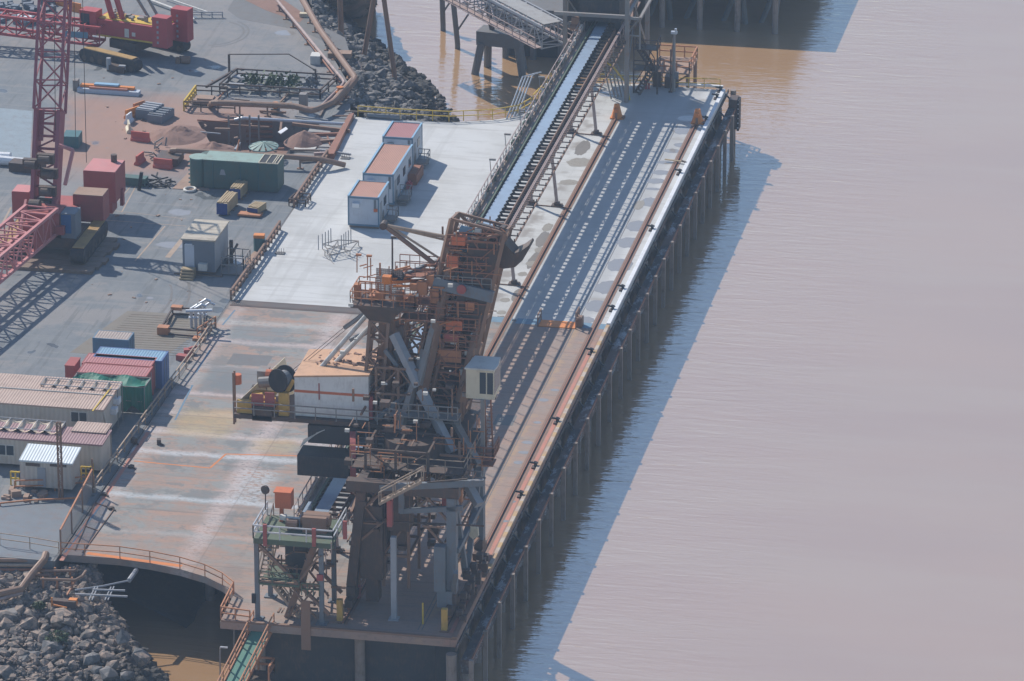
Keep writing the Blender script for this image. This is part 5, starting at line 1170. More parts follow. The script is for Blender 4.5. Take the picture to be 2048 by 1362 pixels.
# lattice post by shed
p=g(122,1000); t=thing('lattice_mast','slim brown lattice mast standing before the white roofed shed','mast',p); b=B(); b.truss(p,p+V((0,0,6.9)),.3,.3,.5,.035,.02,up=(0,1,0)); b.build('lattice','steel_brown',t); b=B(); b.box(p+V((-.3,-.3,0)),p+V((.3,.3,.08))); b.build('base','conc',t)
railing('railing','brown double railing in front of the white roofed shed',((30,985),(110,982),(188,975)),'rail_orange',r=.05,sp=3)
railing('railing','low orange pipe edge along the step in front of the white roofed shed',((0,1012),(60,1006),(160,1001)),'rail_orange',h=.25,r=.06,sp=3,mids=(1,))
b=B(); 
for i in range(14): p=g(random.uniform(0,90),random.uniform(985,1004)); e=random.uniform(.15,.5); b.obox((p.x,p.y,0),e*2,e,e*random.uniform(.3,1.4),random.uniform(0,3))
tag(b.build('scrap_heap','soil_tan'),'heap of tan scrap and sandbags left of the white roofed shed','scrap',kind='stuff')
for k,(x,y) in enumerate(((22,960),(163,950))):
    p=g(x,y+10); t=thing('yellow_frame',['yellow stair frame left of the white roofed shed','yellow bent handrail right of the white roofed shed'][k],'handrail',p); b=B(); b.rail([p,p+V((.8,0,0)),p+V((.8,.8,0))],1.2,.5,.06); b.build('tube','yellow',t)
# wet slab
b=B(); b.box((-46,-127.9,0),(-35.6,g(80,1008).y,.006)); struct(b.build('wet_concrete_slab','blue_grey'))
# tall mesh fence panels
t=thing('mesh_fence','tall mesh fence with a tan top rail at the near landward corner of the deck','fence',g(150,1060))
A_=g(122,1108); C_=g(186,985)
b=B(); b.quad(A_,C_,C_+V((0,0,2.1)),A_+V((0,0,2.1))); b.build('mesh_panel','mesh',t)
b=B(); b.bar(A_+V((0,0,2.1)),C_+V((0,0,2.1)),.12); b.build('top_rail','rail_orange',t)
for i in range(4): p=A_.lerp(C_,i/3); b=B(); b.bar(p,p+V((0,0,2.15 if i<3 else 3.0)),.12); each(b,'post','steel_brown',t)
t=thing('tube_hurdle','fallen rectangular frame lying on the deck beside the mesh fence','frame',g(180,1060)); b=B(); pp=[g(*q,.05) for q in ((150,1100),(190,1005),(228,1018),(165,1105))]
for i in range(3): b.bar(pp[i],pp[i+1],.07)
b.bar(pp[0].lerp(pp[1],.5),pp[3].lerp(pp[2],.5),.07); b.build('tube','steel_brown',t)
for k,(x,y) in enumerate(((208,990),(222,1018),(262,935),(318,888),(268,886))):
    p=g(x,y); b=B(); b.obox((p.x,p.y,0),.5,.35,.45 if k>2 else .2,k*.6); b.bar((p.x,p.y,.1),(p.x+.5,p.y-.4,.08),.1); tag(b.build('steel_bracket','steel_dark'),['dark bracket on the red edge line beside the fence top','dark bracket right of the fallen frame','dark bracket on the orange floor line','dark bollard block on the pale slurry band','dark bollard block at the foot of the landward railing'][k],'bracket')
# silver valve skid
t=thing('valve_skid','dark truss skid with silver valve pipework at the landward edge of the old deck','pipe skid',g(380,650))
b=B(); P4=[g(*q,.6) for q in ((322,655),(345,616),(412,618),(405,662))]
for i in range(4): b.bar(P4[i],P4[(i+1)%4],.14); b.bar(P4[i]-V((0,0,.55)),P4[(i+1)%4]-V((0,0,.55)),.14); b.bar(P4[i],P4[i]-V((0,0,.6)),.12)
b.bar(P4[0],P4[1]-V((0,0,.55)),.09); b.bar(P4[3],P4[2]-V((0,0,.55)),.09); b.build('truss_frame','steel_dark',t)
b=B(); b.box(P4[0]-V((.3,.3,.6)),P4[0]+V((.7,.5,.1))); b.box(P4[1]-V((.1,.3,.1)),P4[1]+V((.9,.4,.2))); b.build('orange_end','rail_orange',t)
for k,(x,y,h) in enumerate(((383,655,1.8),(392,658,2.0),(401,652,2.2),(409,648,1.7))):
    p=g(x,y); b=B(); b.tube([p,p+V((0,0,h)),p+V((.5,.2,h+.3)),p+V((.9,.3,h+.1))],.14,8); b.tube([p+V((0,0,h*.5)),p+V((0,0,h*.5+.12))],.26,8); b.build('valve_pipe','silver',t)
b=B(); p=g(372,622,2.0); b.tube([p,p+V((2.4,.1,.2))],.16,8); b.build('header_pipe','silver',t)
b=B(); p=g(395,680); b.rail([p,p+V((.9,3.2,0))],1.1,.9,.05); b.box(p-V((.4,.3,0)),p+V((.6,.5,.25))); b.build('orange_ladder','rail_orange',t)
b=B(); p=g(378,708); b.obox((p.x,p.y,0),.9,.6,.5,.3); b.bar((p.x,p.y,.5),(p.x+.6,p.y+.5,.6),.2); tag(b.build('red_machine','crane_house'),'small red machine beside the landward railing above the bend','machine')
b=B(); p=g(365,720); b.obox((p.x,p.y,0),1.0,.6,.5,-.2); tag(b.build('red_box','crane_house'),'low maroon box just below the small red machine','box')
# dark shed with steps
x0,x1,y=fx(366,430,548)
t=thing('dark_shed','dark grey portable hut with a beige ribbed roof and timber steps at its door','hut',((x0+x1)/2,y,0))
b=B(); b.box((x0,y,.35),(x1,y+5.2,3.35)); b.build('wall','shade_grey',t)
b=B(); b.box((x1,y+.05,.4),(x1+.03,y+5.15,3.3)); b.build('side_panel','side_grey',t)
b=B(); b.box((x0-.12,y-.12,3.35),(x1+.12,y+5.3,3.5)); b.build('roof','roof_beige',t)
b=B(); b.box((x0+.2,y-.04,.7),(x0+1.1,y,2.9)); b.build('door','panel_grey',t)
b=B(); b.box((x0+.3,y-.25,2.95),(x0+.95,y,3.02)); b.build('door_light','white',t)
b=B(); b.box((x0+1.55,y-.45,.6),(x0+2.35,y-.0,1.25)); b.build('air_conditioner','off_white',t)
b=B(); b.box((x0-.8,y-.2,0),(x1+.7,y+.1,.12)); b.box((x0,y+4.6,0),(x1,y+4.9,.35)); b.box((x0,y+.3,.12),(x1,y+.6,.35)); each(b,'skid','wood_mat',t)
t=thing('timber_steps','stack of timber pallets used as steps at the dark hut door','steps',(x0+.7,y-.8,0))
for k in range(4): b=B(); b.box((x0+.05,y-1.6+.2*k,.02+.22*k),(x0+1.3,y-.28,.18+.22*k)); b.build('pallet','wood',t)
t=thing('mesh_stair','light steel mesh stair and cage on the seaward side of the dark hut','stairs',(x1+1,y+1,0))
b=B(); b.rail([(x1+.5,y+.5,.2),(x1+2.6,y+.5,.2),(x1+2.6,y+3,.2),(x1+.5,y+3,.2)],1.5,.8,.04); b.box((x1+.4,y+.4,.1),(x1+2.7,y+3.1,.16)); b.build('cage','steel_grey',t)
b=B(); b.box((x1+.5,y+3.6,0),(x1+.8,y+3.9,2.2)); b.bar((x1+.3,y+2.6,0),(x1+1.2,y+4,1.8),.16); each(b,'brace','steel_dark',t)
b=B(); p=g(467,548); b.bar((p.x,p.y,.01),g(520,500,.01),.7,.02); struct(b.build('orange_ground_strip','soil_tan'))
p=g(519,500); t=thing('oil_drum','teal drum with an orange lid beside the pipe rail','drum',p); b=B(); b.cyl((p.x,p.y,0),.55,1.25,14); b.build('body','teal',t); b=B(); b.obox((p.x,p.y,1.25),1.0,.7,.3,.1); b.build('lid','orange_barrier',t)
# timber stacks
def timber(px,py,L,w_,h_,rz,label,n=5):
    p=g(px,py); t=thing('timber_stack',label,'timber',p)
    b=B(); b.obox((p.x,p.y,.15),w_*.96,L*.98,h_-.2,rz); b.build('wrapped_bundle','wood',t)
    b=B()
    for k in range(n):
        o=V((math.cos(rz),math.sin(rz),0))*(w_*(k/(n-1)-.5)*.85); b.obox((p.x+o.x,p.y+o.y,h_-.05),w_/n*.8,L*random.uniform(.7,1),.08,rz+random.uniform(-.03,.03))
    b.build('top_boards','wood',t)
    f=V((math.sin(rz),-math.cos(rz),0))*(L/2); b=B(); b.obox((p.x+f.x,p.y+f.y,.12),w_*1.0,.05,h_-.2,rz); b.build('end_wrap','navy',t)
    b=B()
    for k in (-.35,0,.35): o=-f*2*k; b.obox((p.x+o.x,p.y+o.y,0),w_*1.3,.15,.14,rz)
    b.build('bearers','wood_mat',t)
timber(455,420,3.4,1.05,1.3,R(-4),'long timber stack with navy end wrap nearest the dark hut')
timber(478,392,2.4,1.05,1.2,R(-4),'shorter timber stack behind the long one by the green tank')
timber(514,424,1.9,1.1,.75,R(-14),'low pile of short yellow boards right of the long timber stack')
b=B(); p=g(500,432); b.obox((p.x,p.y,.1),2.2,.9,.18,-.05); b.obox((p.x+.2,p.y+.3,0),1.8,.7,.12,.1); tag(b.build('plank_pile','rail_orange'),'orange stained planks lying against the low board pile','planks')
t=thing('bent_hurdle','dark bent tube frame lying by the pipe rail beside the green tank','frame',g(580,405)); b=B(); p=g(578,412); b.rail([p,p+V((1.6,0,0)),p+V((1.7,1.8,0)),p+V((.2,1.8,0)),p],.7,1,.05); b.build('tube','steel_dark',t)
# green tank
x0,x1,y=fx(392,556,376)
t=thing('green_tank','long dark green steel tank with a rounded end and open hatches on top','tank',((x0+x1)/2,y,0))
b=B(); b.box((x0+.8,y,.1),(x1,y+2.6,2.9)); b.build('body','green_tank',t)
b=B(); b.tube([(x0+.1,y+.85,.1),(x0+.1,y+.85,2.85)],.85,18); b.tube([(x0+.9,y+1.9,.1),(x0+.9,y+1.9,2.9)],.8,18); each(b,'rounded_end','green_tank',t)
b=B(); b.box((x0+.75,y-.03,2.9),(x1-1.9,y+2.6,2.96)); b.tube([(x0+.1,y+.85,2.85),(x0+.1,y+.85,2.93)],.9,18); each(b,'top_plate','green_top',t)
b=B()
for X in (x1-1.9,x1-1.2,x1-.55,x1-.35,x1-.05): b.box((X,y,2.9),(X+.07,y+2.6,2.99))
b.box((x1-1.83,y,2.9),(x1,y+.08,2.985)); b.box((x1-1.83,y+2.5,2.9),(x1,y+2.6,2.985)); each(b,'hatch_frame','cream',t)
b=B(); b.box((x1-1.83,y+.08,2.9),(x1-.05,y+2.5,2.93)); each(b,'open_hatch','black',t)
b=B(); b.quad((x0+2.35,y-.02,1.5),(x0+2.95,y-.02,1.5),(x0+2.8,y-.02,2.05),(x0+2.5,y-.02,2.05)); b.build('emblem','side_grey',t)
b=B()
for X in (x0+1.7,x0+4.4,x1-1.9): b.bar((X,y-.03,.1),(X,y-.03,2.8),.08)
for k in range(6): b.box((x0-.85,y+.5,.3+k*.42),(x0-.7,y+.7,.4+k*.42))
each(b,'stiffener','teal',t)
b=B(); b.prism([tuple(g(*q)[:2]) for q in ((345,378),(378,345),(400,345),(420,382))],0,.06); tag(b.build('plywood_sheet','soil_tan'),'tan plywood sheet under the rounded end of the green tank','sheet')
t=thing('ring_gasket','white ring lying on the asphalt in front of the green tank','ring',g(380,381)); p=g(380,381); b=B(); n=24
b.tube([p+V((.52*math.cos(a),.62*math.sin(a),.12)) for a in [2*math.pi*i/n for i in range(n+1)]],.13,8,False); b.build('ring','off_white',t)
p=g(528,318); t=thing('green_canopy','round pale green segmented canopy behind the green tank','canopy',p); b=B()
n=12
for i in range(n):
    a0,a1=2*math.pi*i/n,2*math.pi*(i+.72)/n; b.add([(p.x,p.y,1.75),(p.x+1.4*math.cos(a0),p.y+1.6*math.sin(a0),1.3),(p.x+1.4*math.cos(a1),p.y+1.6*math.sin(a1),1.3)],[(0,1,2)])
b.build('segments','green_top',t); b=B(); b.tube([p,p+V((0,0,1.72))],.12,8); b.tube([(p.x+1.4*math.cos(a),p.y+1.6*math.sin(a),1.28) for a in [2*math.pi*i/24 for i in range(25)]],.06,6,False); b.build('rim','teal',t)
# ---------------------------------------------------------------- excavation and pipes
t=thing('sheet_pile_wall','rusty waler beams and steel uprights shoring the excavation','shoring',g(510,270))
b=B()
for k in range(5): a=g(450,237,0); c=g(545,240,0); z=-.1-.55*k; b.bar((a.x,a.y,z),(c.x,c.y,z),.18,.26)
b.build('waler','rust',t)
for x in (458,480,500,518): a=g(x,280,-1.2); b=B(); b.bar((a.x,a.y,-2.4),(a.x,a.y,1.4),.16); b.build('upright','steel_grey',t)
a=g(470,322); b=B(); b.bar(a,a+V((.4,.3,2.1)),.12); b.build('orange_post','rail_orange',t)
def mound(x,y,rx,ry,h,mat,label,seed):
    p=g(x,y); b=B(); n=20; r_=8
    for i in range(r_+1):
        for k in range(n):
            a=2*math.pi*k/n; f=i/r_; X=p.x+rx*f*math.cos(a); Y=p.y+ry*f*math.sin(a); z=h*(1-f**1.3)*(1+.35*noise.noise(V((X*.9,Y*.9,seed))))+.15*noise.noise(V((X*2.5,Y*2.5,seed)))*(1-f); b.v.append((X,Y,max(z,-.02)))
    for i in range(r_):
        for k in range(n): b.f.append((i*n+k,i*n+(k+1)%n,(i+1)*n+(k+1)%n,(i+1)*n+k))
    tag(b.build('soil_mound',mat),label,'soil mound','soil mounds round the excavation')
mound(610,285,2.1,2.2,1.2,'soil','pointed brown soil heap seaward of the excavation',3)
mound(355,270,2.9,3.2,.9,'soil','broad churned red soil heap landward of the excavation',5)
mound(425,300,2.6,2.0,.7,'soil','low churned soil heap in front of the excavation',8)
mound(500,322,2.2,1.2,.5,'soil','thin orange brown soil heap directly behind the green tank',9)
b=B(); P3=[tuple(g(*q)[:2]) for q in ((590,290),(600,282),(642,284),(630,300),(588,300))]; b.prism(P3,.0,.12); tag(b.build('cover_sheet','off_white'),'white sheet lying beside the pointed soil heap','sheet')
b=B(); P3=[tuple(g(*q)[:2]) for q in ((556,282),(572,272),(576,276),(562,286))]; b.prism(P3,.9,.96); tag(b.build('cover_sheet','white'),'narrow white strip lying on the pointed soil heap','sheet')
b=B(); P3=[tuple(g(*q)[:2]) for q in ((652,318),(698,238),(708,236),(668,318))]; b.prism(P3,.0,.55); tag(b.build('formwork_beam','rust'),'rusty brown formwork wall along the landward edge of the white deck','beam')
for k,(x0_,y0_,x1_,y1_) in enumerate(((585,248,700,262),(600,270,690,268),(640,283,680,280),(628,308,668,306),(600,320,655,316))):
    b=B(); b.bar(g(x0_,y0_,.25),g(x1_,y1_,.25),.3,.3); tag(b.build('timber_beam',['steel_brown','rust','pipe_brown','pink_steel','steel_brown'][k]),['dark beam lying above the soil heap','rusty beam behind the pointed soil heap','short brown beam right of the white sheet','pale beam in front of the white sheet','brown beam ending at the pipe rail by the tank'][k],'beam')
for k,(x,y,w_,l_) in enumerate(((640,262,2.2,1.2),(650,292,1.8,1.0),(655,276,1.6,.8))):
    p=g(x,y); b=B(); b.obox((p.x,p.y,0),w_,l_,.1,.05); tag(b.build('concrete_plate','conc'),['pale plate on the ground behind the soil heap','pale plate beside the rusty formwork wall','small pale plate between the beams'][k],'plate')
def pipe(name,label,pts,r_,mat,supports=0,cat='pipe'):
    P=[g(x,y,z) for x,y,z in pts]; t=thing(name,label,cat,(P[0].x,P[0].y,0)); b=B()
    sm=[P[0]]
    for i in range(1,len(P)-1):
        a,c,d_=P[i-1],P[i],P[i+1]; e=min(.8,(c-a).length*.3,(d_-c).length*.3); s0=c+(a-c).normalized()*e; s1=c+(d_-c).normalized()*e
        sm+=[s0,s0.lerp(c,.6).lerp(c.lerp(s1,.4),.4),s1]
    sm.append(P[-1]); b.tube(sm,r_,10); o=b.build('pipe',mat,t,smooth=False)
    n=0
    for a,c in zip(P,P[1:]):
        L_=(c-a).length; k=int(L_/3.5)
        for i in range(1,k+1):
            p=a.lerp(c,i/(k+1))
            if p.z>.4 and supports: b=B(); b.bar((p.x,p.y,0),(p.x,p.y,p.z-r_*.8),.14); b.box((p.x-.3,p.y-.2,0),(p.x+.3,p.y+.2,.08)); b.build('support',"steel_brown",t)
    return t
pipe('pipeline','thick brown pipe with a downturned end passing in front of the excavation',((339,312,.1),(342,300,1.2),(560,312,1.2),(640,318,1.1),(690,330,.3)),.27,'pipe_brown',1)
pipe('pipeline','thick tan pipe along the far side of the excavation bending up to the rocks',((420,212,.2),(424,205,1.2),(590,212,1.2),(625,222,1.0),(665,205,1.0),(705,160,1.0)),.3,'pipe_brown',1)
pipe('pipeline','thin silver pipe along the back of the excavation',((470,240,.1),(485,236,.4),(690,248,.4)),.17,'silver',0)
pipe('pipeline','long pale pipe on the quay running down from the top of the view, inner one',((545,-10,.9),(600,55,.9),(690,165,.9),(655,200,.6),(640,215,.3)),.16,'pink_steel',1)
pipe('pipeline','long brown pipe on the quay running down from the top of the view, outer one',((600,-10,1.2),(640,60,1.2),(712,158,1.0),(672,205,.6)),.33,'steel_brown',1)
pipe('pipeline','thin rusty pipe on the quay beside the long pale one',((560,10,.5),(615,80,.5),(680,165,.5)),.1,'rust',0)
pipe('pipeline','white elbowed pipe lying on the yard near the top',((300,0,.3),(380,30,.3),(388,40,.3)),.15,'off_white',0)
pipe('pipeline','thin white pipe parallel to the elbowed one near the top',((330,-5,.3),(415,24,.3)),.09,'off_white',0)
p=g(680,200); t=thing('orange_valve','orange valve body beside the bend of the tan pipe','valve',p); b=B(); b.tube([p,p+V((0,0,1.3))],[.35,.25],10); b.tube([p+V((-.4,0,.6)),p+V((.4,0,.6))],.3,10); b.build('body','orange_barrier',t); b=B(); b.tube([p+V((0,0,1.3)),p+V((0,0,1.4))],.35,12); b.build('handwheel','orange',t)
p=g(551,226); t=thing('orange_bucket','small orange bucket standing on the tan pipe level skid','bucket',p); b=B(); b.tube([p+V((0,0,.5)),p+V((0,0,1.1))],[.24,.32],12); b.build('body','orange_barrier',t); b=B(); b.box(p-V((.4,.3,0)),p+V((.4,.3,.5))); b.build('block','conc_dark',t)
b=B(); x0,x1,y=fx(598,612,225); b.box((x0,y,0),(x1,y+.8,1.9)); b.box((x1,y,0),(x1+.03,y+.8,1.85)); tag(b.build('control_cabinet','steel_grey'),'upright grey cabinet crossing the tan pipe','cabinet')
# shutter frames with netted heaps
x0,x1,y=fx(440,640,186)
t=thing('tank_frame','dark rectangular frame holding blue grey panels and green bushes of netting','frame',((x0+x1)/2,y,0))
b=B(); b.rail([(x0,y,0),(x1,y,0),(x1+.6,y+5,0),(x0+.6,y+5,0),(x0,y,0)],1.0,2.2,.07); b.bar((x0-1.1,y-1.2,1.0),(x0+.6,y+5,1.0),.22); b.build('frame','steel_dark',t)
for i in range(2):
    for k in range(5):
        if (i,k) in ((0,2),(1,3),(1,4)): continue
        X=x0+.6+k*1.9; Y=y+.6+i*2.6; b=B(); b.box((X,Y,.6),(X+1.6,Y+.9,.7)); b.build('panel','side_grey',t)
for k in range(4):
    X=x0+3.0+k*2.0; b=B(); rnd=random.Random(k)
    for i in range(150):
        c=V((X+rnd.gauss(0,.45),y+2.2+rnd.gauss(0,.7),.6+abs(rnd.gauss(0,.5)))); e=.2
        d1=V((rnd.uniform(-1,1),rnd.uniform(-1,1),rnd.uniform(-1,1)))*e; d2=V((rnd.uniform(-1,1),rnd.uniform(-1,1),rnd.uniform(-1,1)))*e; b.quad(c-d1,c-d2,c+d1,c+d2)
    b.build('netting_heap','foliage' if k<3 else 'blue_grey',t)
b=B(); b.box((x0-.1,y+4,0),(x0+.1,y+4.2,2.8)); b.bar((x0,y+4.1,2.8),(x0+6,y+5,2.9),.09); b.bar((x0+6,y+5,2.9),(x0+9.2,y+3,2.0),.09); b.box((x0+9.1,y+3,0),(x0+9.25,y+3.2,2.1)); b.build('gantry','steel_dark',t)
t=thing('excavation_rail','yellow and dark railed walkway frame left of the tan pipe','railing',g(375,220)); b=B(); a=g(368,222); c=g(392,190); e=g(455,193); f=g(470,226)
b.rail([a,c],1,.9,.08); b.build('yellow_side','yellow',t); b=B(); b.rail([c,e],1,1.5,.06); b.rail([a,f],1,1.5,.06); b.build('dark_side','steel_dark',t)
b=B(); p=g(412,208); b.obox((p.x,p.y,.2),2.4,1.6,.4,0); b.obox((p.x,p.y,.6),1.6,1.2,.15,0); tag(b.build('pump_skid','soil_tan'),'tan pump skid under the downturned end of the tan pipe','skid')
b=B(); p=g(340,325); b.obox((p.x,p.y,.1),2.2,2.4,.7,0); tag(b.build('pump_skid','steel_dark'),'dark skid under the downturned end of the brown pipe','skid')
b=B()
for k in range(14): p=g(random.uniform(300,345),random.uniform(285,325)); b.bar(p+V((0,0,.1)),p+V((random.uniform(-1,1),random.uniform(-.6,.6),random.uniform(.2,1))),.12)
tag(b.build('pump_pipework','steel_grey'),'tangle of grey pump pipework beside the dark skid','pipework',kind='stuff')
# barriers
def barrier(x,y,rz,mat,label,L=1.9):
    p=g(x,y); t=thing('traffic_barrier',label,'barrier',p,'water filled barriers in the yard'); c,s_=math.cos(rz),math.sin(rz)
    b=B(); prof=[(-.3,0),(.3,0),(.28,.22),(.1,.4),(.08,.95),(-.08,.95),(-.1,.4),(-.28,.22)]; n=len(prof)
    f=lambda u,v,w:(p.x+u*c-v*s_,p.y+u*s_+v*c,w)
    b.add([f(-L/2,v,w) for v,w in prof]+[f(L/2,v,w) for v,w in prof],[tuple(range(n)),tuple(range(n,2*n))[::-1]]+[(i,n+i,n+(i+1)%n,(i+1)%n) for i in range(n)]); b.build('body',mat,t)
    b=B(); b.add([f(-L*.42,.12,.35),f(L*.42,.12,.35),f(L*.42,.09,.8),f(-L*.42,.09,.8)],[(0,1,2,3)]); b.build('face_panel',mat,t)
barrier(281,282,R(-8),'red_barrier','red barrier at the front of the curved line round the dig'); barrier(258,262,R(-70),'cream','cream barrier in the curved line next to the front red one',1.5); barrier(258,245,R(-100),'white','white barrier in the curved line by the dig',1.2)
barrier(265,234,R(60),'orange_barrier','pale orange barrier in the curved line, between the white one and the dark crates'); barrier(278,222,R(60),'rail_orange','faded barrier at the back of the curved line beside the dark crates',1.5)
barrier(326,336,R(-8),'red_barrier','red barrier standing alone in front of the pump skid'); barrier(280,326,R(80),'red_barrier','red barrier end on at the left of the pump pipework',1.6)
for k,(x,y) in enumerate(((177,34),(149,22),(122,10),(96,0))): barrier(x,y,R(-22),'orange_barrier',['orange barrier nearest the red crane cab in the top row','second orange barrier of the top row','third orange barrier of the top row','orange barrier cut by the top edge of the view'][k],1.7)
# crates
for k,(x,y,w_,l_,h_,mt,lb) in enumerate(((300,232,1.9,2.6,1.0,'side_grey','dark crate with pale slats behind the barrier line'),(322,238,1.6,2.8,.8,'blue_grey','dark crate with mixed scrap on top beside the slatted crate'))):
    p=g(x,y); t=thing('scrap_crate',lb,'crate',p); b=B(); b.obox((p.x,p.y,0),w_,l_,h_,R(-12)); b.build('body','shade_grey',t)
    for i in range(4): b=B(); v=(-.36+.24*i)*l_; b.obox((p.x+v*math.sin(R(12)),p.y+v*math.cos(R(12)),h_),w_*.95,l_*.13,.1,R(-12)); b.build('slat',mt,t)
# wrapped bundle
p=g(218,186); t=thing('beam_bundle','bundle of white wrapped beams with orange and blue beams on top','beams',p)
b=B(); b.obox((p.x,p.y,.0),6.4,.9,.42,R(-1.5)); b.build('white_beams','panel_grey',t); b=B(); b.obox((p.x-.2,p.y+.3,.42),5.6,.5,.28,R(-1.5)); b.build('orange_beams','orange_barrier',t)
b=B(); b.obox((p.x-.3,p.y+.35,.7),2.5,.6,.16,R(-1.5)); b.build('blue_cover','light_blue',t); b=B(); b.obox((p.x,p.y-.2,.42),4,.25,.2,R(-1.5)); b.build('red_beams','red_line',t); b=B(); b.obox((p.x-3.5,p.y+.4,0),.5,.8,1.1,0); b.build('end_stand','steel_grey',t)
# green box and small vehicle behind the left crane
p=g(145,290); b=B(); b.obox((p.x,p.y,0),1.6,2.0,1.2,R(4)); tag(b.build('green_skip','teal'),'small dark green box behind the left crane','box')
p=g(30,330); t=thing('white_pipe_stack','long white wrapped pipes lying at the far left edge','pipes',p); b=B(); b.tube([p+V((-4,0,.5)),p+V((1.6,-.5,.5))],.45,10); b.tube([p+V((-4,.8,.5)),p+V((-.6,.6,.6))],.45,10); b.build('pipe','white',t); b=B(); b.obox((p.x+1.6,p.y-1.2,0),3.2,1.8,.9,R(-5)); b.build('flat_rack','steel_dark',t)
b=B(); p=g(262,368); b.obox((p.x,p.y,0),3.2,1.0,.8,R(-4)); tag(b.build('steel_ballast','green_tank'),'long dark olive steel block right of the crane engine house','block')
b=B(); 
for k in range(26): q_=g(random.uniform(275,352),random.uniform(357,378)); b.bar(q_+V((0,0,.15)),q_+V((random.uniform(-1.2,1.2),random.uniform(-.8,.8),random.uniform(0,.5))),.13)
q_=g(278,380); b.bar(q_,q_+V((.3,0,1.8)),.3); tag(b.build('chain_heap','black'),'dark heap of chains and slings beside the olive block','chains',kind='stuff')
# yard markings
b=B()
for a_,c_,w_ in (((270,522),(330,452),.14),((0,456),(22,415),.2),((243,425),(272,372),.12),((238,400),(262,372),.1),((210,440),(372,452),.1),((200,418),(372,438),.07),((335,515),(365,478),.5)): 
    A2,C2=g(*a_,.004),g(*c_,.004); b.bar(A2,C2,w_,.004)
struct(b.build('yard_marking','tan_steel'))
b=B(); 
for i in range(18):
    a_=g(150+0*i,690-i*4.6,.012); c_=g(330,698-i*4.6,.012)
    a_=g(262-0*i+ (0),628+i*4.4,.012); c_=g(262+150-i*3,636+i*4.4,.012); a_=g(262-i*4.5,628+i*4.4,.012); b.bar(a_,c_,.12,.02)
struct(b.build('paver_ridges','pavers'))
b=B(); b.prism([tuple(g(*q)[:2]) for q in ((255,622),(440,632),(320,720),(140,705))],-.01,.006); struct(b.build('paved_mat','pavers'))
b=B(); b.prism([tuple(g(*q)[:2]) for q in ((-10,215),(65,222),(60,330),(-10,330))],-.01,.005); struct(b.build('painted_ground','dirty_blue' if 'dirty_blue' in M else 'blue_plate'))
b=B(); b.prism([tuple(g(*q)[:2]) for q in ((-10,470),(25,448),(75,452),(40,500),(-10,520))],-.01,.05); struct(b.build('orange_mat','soil_tan'))
# slope band at the top (dark verge road)
b=B(); b.prism([tuple(g(*q)[:2]) for q in ((470,-5),(520,0),(610,35),(690,75),(700,108),(600,60),(480,38),(455,20))],-.01,.007); struct(b.build('dark_verge','conc_dark'))
b=B(); b.prism([tuple(g(*q)[:2]) for q in ((480,-5),(560,-5),(612,30),(600,45),(530,20))],.0,.012); struct(b.build('red_verge','soil'))
for k,(x,y,c_) in enumerate(((632,125,'off_white'),(680,113,'soil_tan'),(608,33,'cream'))):
    p=g(x,y); b=B(); b.obox((p.x,p.y,0),[1.0,2.4,.9][k],[1.4,1.2,.6][k],[.9,.5,.4][k],.1); tag(b.build('concrete_block',c_),['white block standing beside the long pale pipe','tan platform between the two long quay pipes','small cream box by the pipes near the top'][k],'block')
t=thing('low_fence_frame','low grey tube frame lying on the yard near the top','frame',g(400,30)); b=B(); b.rail([g(362,35),g(445,35)],.6,1.2,.05); b.build('tube','side_grey',t)
b=B()
for k in range(60): q_=g(random.uniform(-5,110),random.uniform(5,52)); b.obox((q_.x,q_.y,0),random.uniform(.2,1.2),random.uniform(.2,.8),random.uniform(.1,.7),random.uniform(0,3))
tag(b.build('scrap_heap','shade_grey'),'dark heap of mixed scrap at the top left corner','scrap',kind='stuff')
b=B()
for k in range(12): q_=g(random.uniform(20,60),random.uniform(40,50)); b.obox((q_.x,q_.y,.3),.5,.4,.5,random.uniform(0,3))
tag(b.build('white_bags','white'),'row of white bags lying on the dark scrap at the top left','bags',kind='stuff')
# ================================================================== CRAWLER CRANES
def track(p,L,w_,h_,rz,t,ycol='dull_yellow'):
    c,s_=math.cos(rz),math.sin(rz); f=lambda u,v,z:V((p.x+u*c-v*s_,p.y+u*s_+v*c,p.z+z))
    n=10; prof=[(L/2-h_/2+h_/2*math.sin(a),h_/2-h_/2*math.cos(a)) for a in [math.pi*i/n for i in range(n+1)]]+[(-L/2+h_/2-h_/2*math.sin(a),h_/2+h_/2*math.cos(a)) for a in [math.pi*i/n for i in range(n+1)]]
    m_=len(prof); b=B(); b.add([f(u,-w_/2,z) for u,z in prof]+[f(u,w_/2,z) for u,z in prof],[tuple(range(m_)),tuple(range(m_,2*m_))[::-1]]+[(i,m_+i,m_+(i+1)%m_,(i+1)%m_) for i in range(m_)]); o=b.build('track','rubber',t)
    b=B(); b.add([f(u,v,h_+z) for u,v,z in ((-L/2+.5,-w_*.42,.0),(L/2-.6,-w_*.42,.0),(L/2-.6,w_*.42,.0),(-L/2+.5,w_*.42,.0),(-L/2+.5,-w_*.42,.06),(L/2-.6,-w_*.42,.06),(L/2-.6,w_*.42,.06),(-L/2+.5,w_*.42,.06))],[(3,2,1,0),(4,5,6,7),(0,1,5,4),(1,2,6,5),(2,3,7,6),(3,0,4,7)]); b.build('track_cover',ycol,o)
    b=B()
    for i in range(7): u=-L/2+.7+i*(L-1.4)/6; b.tube([f(u,-w_/2-.03,.45),f(u,-w_/2,.45)],.3,10)
    each(b,'rollers','steel_dark',o)
c1=thing('crawler_crane','faded pink lattice boom crawler crane on timber mats at the left','crane',(-53.5,-57,0))
track(V((-50.6,-58.0,.35)),8.8,1.3,1.5,R(90),c1); track(V((-57.6,-58.0,.35)),8.8,1.3,1.5,R(90),c1)
